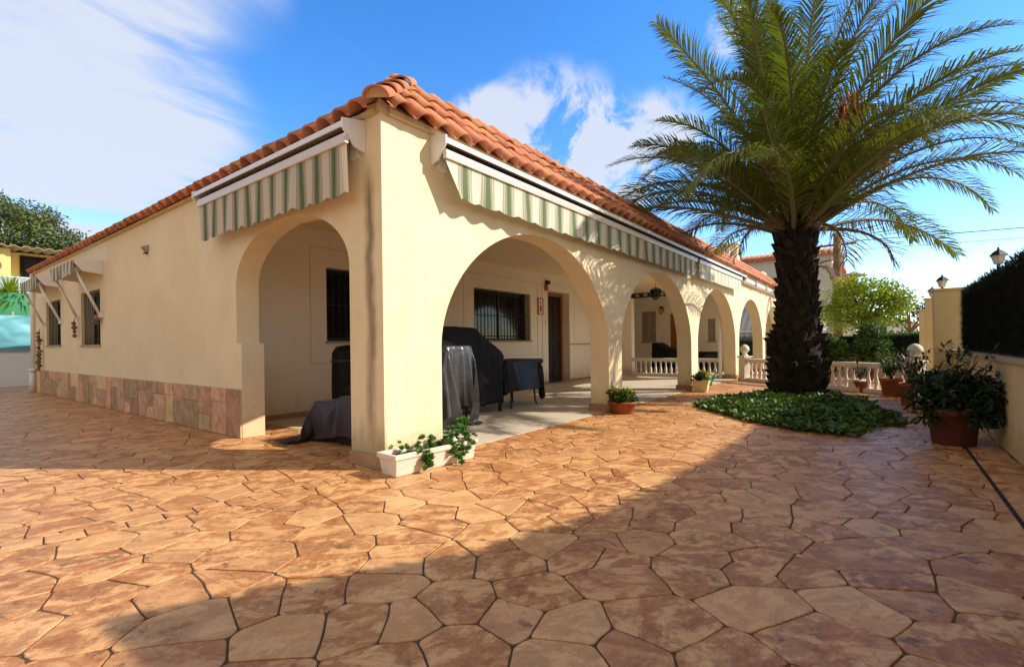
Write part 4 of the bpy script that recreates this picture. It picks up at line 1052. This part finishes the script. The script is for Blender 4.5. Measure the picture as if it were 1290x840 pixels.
# ivy bed round the trunk (uncountable)
bed = [(5.25, -.88), (4.3, -1.7), (3.62, -2.45), (3.9, -2.90), (4.9, -3.42), (6.1, -3.2), (7.6, -2.85), (8.0, -2.1), (7.6, -1.35), (6.5, -.95)]
def inside(x, y, P):
    c = False; j = len(P)-1
    for i in range(len(P)):
        if (P[i][1] > y) != (P[j][1] > y) and x < (P[j][0]-P[i][0])*(y-P[i][1])/(P[j][1]-P[i][1]) + P[i][0]: c = not c
        j = i
    return c
def edge_d(x, y, P):
    b_ = 9
    for i in range(len(P)):
        a, c = Vector(P[i]), Vector(P[(i+1) % len(P)]); p = Vector((x, y)); q = (c-a); tt = max(0, min(1, (p-a).dot(q)/q.dot(q))); b_ = min(b_, (p-a-q*tt).length)
    return b_
from mathutils import noise as nz
m = MB(); g = rnd(14); n = 0
while n < 15000:
    x, y = g.uniform(3.4, 8.2), g.uniform(-3.6, -.7)
    w_ = nz.noise(Vector((x*2.3, y*2.3, 0)))*.34 + g.gauss(0, .05)
    if not inside(x + w_, y + w_*.7, bed): continue
    e = edge_d(x, y, bed); h = (.035 + .085*min(1, e/.4)) * (1 + .8*nz.noise(Vector((x*2.6, y*2.6, 4))))
    m.leaf((x, y, h*g.uniform(.35, 1.05)), (g.gauss(0, 1), g.gauss(0, 1), g.gauss(.25, .4)), (g.gauss(0, .4), g.gauss(0, .4), 1), g.uniform(.035, .10), g.uniform(.03, .075)); n += 1
tag(m.build('ivy_bed', 'ivy_leaf', fix=False), 'low bright green ivy spreading on the paving round the palm', 'ivy', kind='stuff')
tag(MB().prism([(x*.97 + 5.6*.03, y*.95 - 2.1*.05) for x, y in bed], 'Z', .0, .012).build('bed_soil', 'soil'), 'dark soil of the ivy bed round the palm', 'soil', kind='structure')
m = MB(); g = rnd(15)
for _ in range(420):
    x = g.uniform(3.2, 8.4); y = -3.9 + abs(g.gauss(0, .55)) if g.random() < .7 else g.uniform(-3.6, -.6)
    if y > .0 or (g.random() < .5 and y > -2.6): continue
    m.leaf((x, y, .006 + g.uniform(0, .008)), (g.gauss(0, 1), g.gauss(0, 1), g.gauss(0, .12)), (0, 0, 1), g.uniform(.025, .06), g.uniform(.015, .03))
tag(m.build('fallen_leaves', 'dried_leaf', fix=False), 'dry brown leaves scattered on the paving near the right wall', 'leaves', kind='stuff')

# ------------------------------------------------------------------ right boundary
bw = empty('boundary_wall', (2, -4.18, 0), 'low cream boundary wall with a stone coping at the right edge', 'wall')
MB().box(-5, 5.98, -.10, .10, 0, .79).build('wall_body', 'gate_stucco', bw)
m = MB(); x = -5; g = rnd(6)
while x < 5.97:
    x2 = min(5.98, x + g.uniform(.45, .62)); m.box(x+.003, x2-.003, -.14, .135, .79, .835 + g.uniform(0, .006)); x = x2
m.build('coping', 'slab_stone', bw, bevel=.008)
sf_ = empty('screen_fence', (0.25, -4.17, .84), 'tall dark green artificial hedge screen standing on the boundary wall', 'fence')
LF = 7.12
MB().box(0, LF, -.012, .012, 0.0, .80).build('mesh_backing', 'screen_green', sf_)
m = MB(); g = rnd(7)
for _ in range(26000):
    x = g.random()**1.0*LF; z = g.uniform(0.01, .86)
    side = 1 if g.random() < .8 else -1
    m.leaf((x, side*.01, z), (g.gauss(0, .55), side*g.uniform(.15, 1), g.gauss(.45, .55)), (0, 0, 1), g.uniform(.05, .11), g.uniform(.008, .016))
for _ in range(1500):
    m.leaf((g.random()*LF, g.gauss(0, .012), .80), (g.gauss(0, .3), g.gauss(0, .35), 1), (0, 1, 0), g.uniform(.06, .13), .012)
m.build('needles', 'screen_green', sf_, fix=False)
for x in (.05, 1.8, 3.55, 5.3, 7.05): MB().tube([(x, -.035, -.0), (x, -.035, .84)], .02, 8).build('post', 'dark_metal', sf_)
# shrub behind the screen, out of the picture: its shade falls across the foreground
sh = empty('clipped_hedge', (0, -4.42, 0), 'tall clipped evergreen hedge rising behind the green screen', 'hedge')
HP = [(.10, 0), (.06, 2.1), (.14, 2.55), (.24, 2.66), (.63, 2.36), (.92, 2.14), (1.6, 1.93), (3.2, 1.8), (3.2, 0)]
m = MB().prism(HP, 'Y', -.14, .14); g = rnd(61)
for _ in range(5200):
    k = g.randrange(0, len(HP)-2); a_, b2_ = Vector(HP[k]), Vector(HP[k+1]); q = a_.lerp(b2_, g.random())
    m.leaf((q.x, g.uniform(-.17, .17), q.y), (g.gauss(0, .6), g.gauss(0, .8), g.gauss(.4, .5)), (0, 0, 1), g.uniform(.04, .09), .035)
m.build('foliage', 'leaf_dark', sh, fix=False)
MB().tube([(.5, 0, -.02), (.5, 0, 1.9)], [.06, .03], 8).build('trunk', 'wood_pole', sh)

def gate_pillar(x0, y0, w_, d_, h, label):
    r = empty('gate_pillar', (x0, y0, 0), label, 'pillar', 'cream gate pillars on the right')
    MB().box(0, d_, -w_, 0, 0, h).build('shaft', 'gate_stucco', r, bevel=.006)
    MB().box(-.03, d_+.03, -w_-.03, .03, h, h+.035).build('cap', 'gate_stucco', r, bevel=.006)
    return r
gate_pillar(8.0, -3.86, .46, .42, 1.79, 'widest cream gate pillar next to the end of the green screen')
gate_pillar(10.4, -3.885, .34, .36, 1.80, 'middle cream gate pillar partly behind the widest one')
gate_pillar(12.2, -3.86, .30, .34, 1.66, 'lowest cream gate pillar farthest from the screen')
def post_lantern(loc, stem, s, glass, label, shaft='dark_metal'):
    r = empty('post_lantern', loc, label, 'lantern', 'lanterns on the right boundary')
    MB().tube([(0, 0, 0), (0, 0, stem)], .022*s, 8).lathe([(.05*s, 0), (.03*s, .02)], n=10).build('post', shaft, r)
    MB().lathe([(.055*s, stem), (.095*s, stem + .13*s)], n=6, smooth=False).build('glass_shade', glass, r)
    m = MB().lathe([(.125*s, stem + .13*s), (.07*s, stem + .19*s), (.02*s, stem + .22*s), (.012*s, stem + .26*s)], n=6, smooth=False); m.build('cap', shaft, r)
    return r
post_lantern((8.2, -3.98, 1.826), .03, .82, 'lantern_glass', 'white glass lantern on the widest gate pillar')
post_lantern((10.55, -3.99, 1.836), .03, .82, 'lantern_glass', 'white glass lantern on the middle gate pillar')
post_lantern((6.49, -4.42, 0), 1.98, .85, 'lantern_glass', 'black post lantern rising behind the green screen, higher of the two')
post_lantern((8.38, -4.62, 0), 1.74, .85, 'lantern_glass', 'black post lantern behind the screen end and right of the widest gate pillar')

# ------------------------------------------------------------------ beyond the balustrade
gw = empty('garden_fence', (14.2, -2.6, 0), 'dark green hedge screen on a low beige wall beyond the balustrade', 'fence')
MB().box(0, .2, -3.0, 2.3, 0, .50).box(-.03, .23, -3.0, 2.3, .50, .55).build('wall_body', 'slab_stone', gw)
m = MB(); m.box(.08, .12, -3.0, 2.3, .55, 1.12); g = rnd(71)
for _ in range(6000):
    m.leaf((.08, g.uniform(-3, 2.3), g.uniform(.56, 1.12)), (-g.uniform(.2, 1), g.gauss(0, .5), g.gauss(.4, .5)), (0, 0, 1), g.uniform(.05, .12), .02)
m.build('screen', 'screen_green', gw, fix=False)
def shrub(loc, rx, ry, h, mt, label, seed, n=120, leaf=.10, group='shrubs beyond the balustrade'):
    r = empty('garden_shrub', loc, label, 'shrub', group); g = rnd(seed); m = MB()
    for _ in range(n):
        z = g.uniform(.25, 1)*h; a = g.uniform(0, 6.3); q = g.random()**.5*(1 - .5*(z/h)**3)
        tuft(m, (q*math.cos(a)*rx, q*math.sin(a)*ry, z), .16, .16, .13, 26, leaf, leaf*.5, g, .4)
    m.build('foliage', mt, r, fix=False)
    s = MB()
    for _ in range(5): a = g.uniform(0, 6.3); s.tube([(0, 0, 0), (math.cos(a)*rx*.3, math.sin(a)*ry*.3, h*.4), (math.cos(a)*rx*.5, math.sin(a)*ry*.5, h*.75)], [.02, .015, .008], 5)
    s.build('stem', 'wood_pole', r)
shrub((12.4, -2.1, 0), .4, .45, 1.05, 'leaf_green', 'rounded green garden shrub just right of the palm trunk', 81)
shrub((12.5, -2.95, 0), .35, .40, 1.35, 'leaf_green', 'tallest bright garden shrub in front of the lime tree', 82)
shrub((13.0, -1.3, 0), .4, .5, .95, 'leaf_green', 'low garden shrub behind the palm trunk', 83)
# lime tree
def tree(name, loc, trunk_h, blobs, mt, bark, label, cat, seed, n, leaf, group=None, tr=.12):
    r = empty(name, loc, label, cat, group); g = rnd(seed); m = MB()
    for (bx_, by_, bz_, br) in blobs:
        sub = int(n*br*br)
        for _ in range(sub):
            a = g.uniform(0, 6.283); cz = g.uniform(-.75, 1); sq_ = math.sqrt(max(0, 1-cz*cz)); q = br*g.uniform(.55, 1.05)
            tuft(m, (bx_ + q*sq_*math.cos(a), by_ + q*sq_*math.sin(a), bz_ + q*cz*.75), leaf*2.6, leaf*2.6, leaf*1.9, 18, leaf, leaf*.5, g, .15, .1)
    m.build('crown', mt, r, fix=False)
    s = MB(); s.tube([(0, 0, -.05), (.03, .05, trunk_h*.5), (0, 0, trunk_h)], [tr*1.3, tr, tr*.8], 10)
    for (bx_, by_, bz_, br) in blobs:
        s.tube([(0, 0, trunk_h*.92), (bx_*.45, by_*.45, (trunk_h + bz_)/2 + .1), (bx_*.95, by_*.95, bz_ + br*.2)], [tr*.65, tr*.42, tr*.15], 6)
    s.build('trunk', bark, r)
    return r
tree('lime_tree', (22.3, -2.55, 0), 1.5, [(-.1, .75, 2.55, .75), (.1, -.75, 2.5, .75), (0, 0, 3.05, .85), (-.3, .5, 3.2, .6), (.1, -1.05, 2.3, .5), (-.3, 1.1, 2.2, .5), (0, -.5, 2.9, .7), (-.4, .2, 2.2, .6), (-.2, -.6, 1.9, .6), (-.3, .7, 1.8, .6), (.1, 0, 1.9, .6), (0, 1.3, 1.9, .4), (.1, -1.1, 2.6, .5)], 'leaf_lime', 'wood_pole', 'yellow green tree with a rounded crown beyond the balustrade', 'tree', 91, 60, .17)
tree('dark_tree', (35.8, -4.4, 0), 1.6, [(0, 0, 2.6, 1.0), (.2, -1.0, 2.7, .9), (.2, .8, 2.2, .7), (0, -2.0, 2.9, 1.0), (0, .2, 3.2, .5)], 'leaf_dark', 'wood_pole', 'dark green tree far behind the gate pillars', 'tree', 92, 40, .18)
# utility pole, wires, street lamp
up_o = empty('utility_pole', (23.83, -1.55, 0), 'brown wooden utility pole in front of the pale house', 'pole')
MB().tube([(0, 0, -.05), (0, 0, 5.8)], [.19, .15], 12).build('shaft', 'wood_pole', up_o)
MB().box(-.04, .04, -.7, .7, 5.25, 5.34).build('crossarm', 'wood_pole', up_o)
for y in (-.6, 0.3, .6): MB().lathe([(.03, 5.34), (.05, 5.38), (.03, 5.46)], (0, y, 0), 8).build('insulator', 'white_paint', up_o)
for k, (y, z) in enumerate(((-2.15, 5.40), (-1.25, 5.42), (-.95, 5.05))):
    m = MB(); P0 = Vector((23.83, y, z)); P1 = Vector((27.0, y - 34, z + .35))
    m.tube([P0.lerp(P1, i/16) + Vector((0, 0, -.8*4*(i/16)*(1-i/16)*.5)) for i in range(17)], .009, 4)
    tag(m.build('overhead_wire', 'dark_metal'), ['upper overhead wire sagging away from the utility pole to the right', 'middle overhead wire sagging away from the utility pole to the right', 'lowest overhead wire sagging away from the utility pole to the right'][k], 'wire', 'overhead wires')
sl = empty('street_lamp', (29.15, -1.92, 0), 'slim pale street lamp with a flat round head in front of the far house', 'street lamp')
MB().tube([(0, 0, 0), (0, 0, 4.2)], [.09, .06], 10).build('pole', 'grey_metal', sl)
MB().lathe([(.06, 4.2), (.16, 4.32), (.62, 4.40), (.62, 4.44), (.15, 4.60), (.02, 4.66)], n=18).build('lamp_head', 'grey_metal', sl)
yp = empty('young_palm', (17.6, -1.22, 0), 'small palm with drooping straw fronds behind the trunk of the large palm', 'palm tree')
MB().tube([(0, 0, 0), (0, 0, 3.6)], [.10, .08], 9).build('trunk', 'trunk_bark', yp)
for k in range(9):
    a = k*2.4; o = frond_mesh(1.15, R(40 - k*6), R(95), 200+k, .6, .28).build('frond', ['palm_old' if k % 2 else 'palm_leaf', 'palm_old'], yp, fix=False); o.location = (0, 0, 3.6); o.rotation_euler.z = a

# pale house beyond, facing us
ph = empty('pale_house', (26.4, 0, 0), 'large pale grey house with a tiled roof edge behind the villa', 'house')
HW = [(-.55, .55, 1.2, 2.4), (2.1, 3.4, 1.2, 2.4), (5, 6.4, 1.2, 2.4)]
m = MB(); m.box(0, 8, -1.15, 14, 0, 5.25).build('wall', 'grey_stucco', ph)
m = MB().prism([(-1.15, 3.6), (-2.35, 3.6), (-2.2, 3.85), (-1.15, 4.9)], 'X', .3, 7); m.build('side_roof', 'roof_clay', ph)
MB().box(.3, 7, -2.1, -1.16, 0, 3.6).build('wing', 'white_render', ph)
rf = MB().box(-.25, 8.2, -1.35, 14.2, 5.25, 5.36).build('roof', 'roof_clay', ph)
m = MB()
for k in range(60): y = -1.3 + k*.25; m.tube([(-.32, y, 5.38), (1.2, y, 5.75)], .10, 6)
m.build('roof_tiles', 'roof_clay', rf)
for (y0, y1, z0, z1) in HW:
    w_ = MB().box(-.03, -.002, y0, y1, z0, z1).build('window', 'white_paint', ph)
    MB().box(-.04, -.031, y0+.08, y1-.08, z0+.08, z1-.08).build('pane', 'glass', w_)
d_ = MB().box(-.03, -.002, 3.8, 4.7, 0, 2.1).build('door', 'dark_wood', ph)
MB().tube([(-.05, 5.2+.0, 0), (-.05, 5.2, 5.2)], .05, 8).build('rain_pipe', 'grey_metal', ph)
for k, (y0, y1) in enumerate(((-1.0, .9), (1.3, 4.2), (4.6, 7.2))):
    r = empty('house_awning', (26.36, y0, 2.7), ['grey awning at the right end of the pale house', 'grey awning on white arms seen through the far arches', 'grey awning at the left end of the pale house'][k], 'awning', 'grey awnings on the pale house')
    def A(o): o.parent = r; o.location = (-26.36, -y0, -2.7); return o
    m = MB(); m.grid(lambda u, v: (26.36 - 1.5*u, y0 + (y1-y0)*v, 2.78 - 1.25*u), 4, 4); A(m.build('cloth', 'awning_cloth_grey', solid=.004))
    A(MB().tube([(24.86, y0, 1.52), (24.86, y1, 1.52)], .045, 8).build('front_bar', 'white_metal'))
    m = valance('Y', y0, y1, 24.86, 1.49, .22, .05, seed=k); A(m.build('valance', 'awning_cloth_grey'))
    for y in (y0+.05, y1-.05): A(MB().tube([(26.36, y, 1.75), (24.86, y, 1.52)], .03, 6).build('arm', 'white_metal'))
dk = empty('dark_hedge', (24.0, 2.5, 0), 'dark clipped hedge under the grey awnings of the pale house', 'hedge')
m = MB(); g = rnd(95); m.box(.1, .5, -2.6, 4, 0, 1.05)
for _ in range(5000): m.leaf((.1, g.uniform(-2.6, 4), g.uniform(0, 1.1)), (-g.uniform(.2, 1), g.gauss(0, .6), g.gauss(.3, .5)), (0, 0, 1), g.uniform(.06, .13), .03)
m.build('foliage', 'leaf_dark', dk, fix=False)
# white chimney and railing on the roof terrace
ch = empty('roof_chimney', (20.9, 2.2, 3.0), 'cream block chimney showing above the villa roof', 'chimney')
MB().box(-.3, .3, -.28, .42, 0, 2.30).build('stack', 'cream_stucco', ch)
MB().box(-.36, .36, -.34, .48, 2.30, 2.38).build('cap', 'white_render', ch)
rl = empty('roof_railing', (18.5, 2.2, 3.66), 'white metal railing frame on the roof terrace', 'railing')
m = MB(); P = [(0, -.4), (0, .05), (-.0, 3.2)]
for x, y in ((.25, -.40), (0, 0), (-.2, 1.6), (-.2, 3.2)): m.tube([(x, y, -.1), (x, y, 1.62)], .025, 6)
m.tube([(.25, -.4, 1.42), (0, 0, 1.62)], .025, 6).tube([(0, 0, 1.62), (-.2, 1.6, 1.62), (-.2, 3.2, 1.62)], .02, 6)
for z in (.9, 1.25): m.tube([(0, 0, z), (-.2, 1.6, z), (-.2, 3.2, z)], .012, 5)
m.build('frame', 'white_metal', rl)
MB().box(.25, 1.2, -1.6, 2.5, -.5, .12).build('kerb', 'cream_stucco', rl)
# small white cottage and scalloped garden fence far right
ct_ = empty('white_cottage', (38, -3.6, 0), 'small white cottage with a railing far behind the lime tree', 'house')
MB().box(0, 4, -1.2, 3.2, 0, 2.05).build('wall', 'white_render', ct_)
MB().prism([(-1.4, 2.05), (3.4, 2.05), (1.0, 2.75)], 'X', -.2, 4.2).build('roof', 'roof_clay', ct_)
m = MB().box(-1.5, -1.42, -1.2, 1.2, 2.05, 2.12).box(-1.5, -1.42, -1.2, 1.2, 1.3, 1.36)
for k in range(13): m.box(-1.49, -1.43, -1.2 + k*.19, -1.12 + k*.19, 1.36, 2.05)
m.box(-1.5, 0, -1.2, 1.2, 1.15, 1.3); m.build('balcony', 'white_paint', ct_)
w_ = MB().box(-.03, -.002, 1.6, 2.4, .9, 1.8).build('window', 'white_paint', ct_); MB().box(-.04, -.031, 1.66, 2.34, .96, 1.74).build('pane', 'glass', w_)
wf = empty('scalloped_fence', (17.9, -3.3, 0), 'white scalloped fence edge behind the dark garden screen', 'fence')
m = MB(); m.box(0, .04, -1.6, 1.2, 0, 1.06)
for k in range(20): y = -1.6 + k*.14; m.prism([(y, 1.06)] + [(y + .07 - .065*math.cos(q*math.pi/6), 1.06 + .075*math.sin(q*math.pi/6)) for q in range(7)] + [(y+.14, 1.06)], 'X', 0, .04)
m.build('panel', 'white_paint', wf)
bh = empty('clipped_hedge', (20.5, -4.2, 0), 'green clipped hedge behind the scalloped fence', 'hedge')
m = MB(); g = rnd(96); m.box(.2, .8, -3, 2, 0, 1.25)
for _ in range(4000): m.leaf((g.uniform(.15, .8), g.uniform(-3, 2), g.uniform(.4, 1.32)), (-g.uniform(0, 1), g.gauss(0, .6), g.gauss(.6, .5)), (0, 0, 1), g.uniform(.08, .16), .05)
m.build('foliage', 'leaf_green', bh, fix=False)

# ------------------------------------------------------------------ left background
lw = empty('garden_wall', (0, 16.4, 0), 'low white garden wall beyond the far end of the villa', 'wall')
MB().box(-14, 9, 0, .2, 0, .98).build('wall_body', 'white_render', lw)
MB().box(-14, 9, -.03, .23, .98, 1.02).build('coping', 'slab_stone', lw)
bf = empty('blue_screen', (0, 16.5, 1.02), 'crumpled turquoise tarpaulin screen on the white garden wall', 'screen')
m = MB(); m.grid(lambda u, v: (-14 + 23*u, .03*math.sin(u*97 + v*5) + .03*nz.noise(Vector((u*60, v*4, 0))) + .02*nz.noise(Vector((u*150, v*9, 3))), 1.02*v + (.02*math.sin(u*60) if v == 1 else 0)), 360, 20); m.build('tarpaulin', 'blue_tarp', bf)
for k in range(9): MB().tube([(-13 + k*2.6, .06, 0), (-13 + k*2.6, .06, 1.1)], .03, 6).build('post', 'grey_metal', bf)
gs = empty('green_screen', (0, 17.3, 0), 'green netting screen behind the turquoise tarpaulin', 'screen')
m = MB(); m.grid(lambda u, v: (-14 + 23*u, .03*math.sin(u*120), 2.62*v + (.12*math.sin(u*43) if v > .9 else 0)), 120, 6); m.build('netting', 'green_tarp', gs)
for k in range(9): MB().tube([(-13 + k*2.6, .06, 0), (-13 + k*2.6, .06, 2.6)], .03, 6).build('post', 'grey_metal', gs)
yu = empty('yucca_plant', (.05, 17.0+.6, 0), 'spiky yucca rosette above the turquoise screen at the left edge', 'yucca')
MB().tube([(0, 0, 0), (0, 0, 2.55)], [.14, .10], 9).build('trunk', 'trunk_bark', yu)
m = MB(); g = rnd(55)
for k in range(170):
    a = g.uniform(0, 6.3); e = g.uniform(-.5, 1.4); d_ = (math.cos(a)*math.cos(e), math.sin(a)*math.cos(e), math.sin(e)); m.leaf((0, 0, 2.55 + g.uniform(-.1, .15)), d_, (0, 0, 1), g.uniform(.5, .8), .055)
m.build('leaves', 'leaf_lime', yu, fix=False)
yh = empty('yellow_house', (0, 33, 0), 'yellow two storey house with a railed balcony beyond the garden wall', 'house')
MB().box(-14, 2.05, 0, 8, 0, 6.35).box(2.05, 4.3, 1.2, 8, 0, 6.35).build('wall', 'yellow_stucco', yh)
MB().box(2.05, 4.4, -.15, 1.2, 0, 4.15).build('balcony_base', 'yellow_stucco', yh)
m = MB(); m.grid(lambda u, v: (-14.2 + 19*u, -.55 + 9*v, 6.42 + .05*math.sin(u*19*2*math.pi/.45) + .25*v), 340, 1); m.build('corrugated_roof', 'slab_stone', yh, solid=.03)
o = MB().box(2.55, 4.2, 1.14, 1.198, 4.2, 6.2).build('door', 'dark_wood', yh); MB().box(2.7, 3.3, 1.12, 1.139, 4.4, 6.0).build('pane', 'glass', o)
m = MB(); pts = [(1.15 + .58*math.cos(k*math.pi/12), 5.42 + .42*math.sin(k*math.pi/12)) for k in range(24)]; m.prism(pts, 'Y', -.03, -.002); m.build('red_roundel', 'terracotta', yh)
m = MB().box(-14, 4.4, -.95, -.90, 3.5, 4.75); m.build('balcony_panel', 'teal_panel', yh)
m = MB().box(-14, 4.4, -.97, -.88, 4.75, 4.80)
for k in range(18): m.box(-14 + k*1.08, -13.95 + k*1.08, -.98, -.951, 3.5, 4.75)
m.build('balcony_rail', 'white_metal', yh)
MB().box(-14, 4.4, -.95, -.001, 3.35, 3.5).build('balcony_slab', 'yellow_stucco', yh)
g = rnd(2)
bl = [(-3.2, 0, 8.6, 2.3), (-.9, -.5, 9.6, 2.5), (1.6, 0, 9.0, 2.2), (3.2, .4, 7.6, 1.7), (.6, -.6, 7.4, 2.2), (-2.0, -1, 7.2, 2.1), (-5.2, 0, 8.6, 2.2), (-1.5, .4, 11.2, 1.5), (.9, .2, 10.8, 1.5), (-3.6, .2, 10.5, 1.6), (2.4, -.3, 8.6, 1.4)]
tree('stone_pine', (4.3, 47, 0), 5.5, bl, 'leaf_pine', 'wood_pole', 'large spreading pine behind the yellow house', 'tree', 93, 26, .30, tr=.3)
tree('distant_tree', (9.2, 34, 0), 5.0, [(0, 0, 8.6, 1.0), (.9, .2, 9.0, .9), (-.8, 0, 8.4, .8)], 'leaf_pine', 'wood_pole', 'treetop just showing over the gable roof', 'tree', 94, 36, .25, tr=.2)
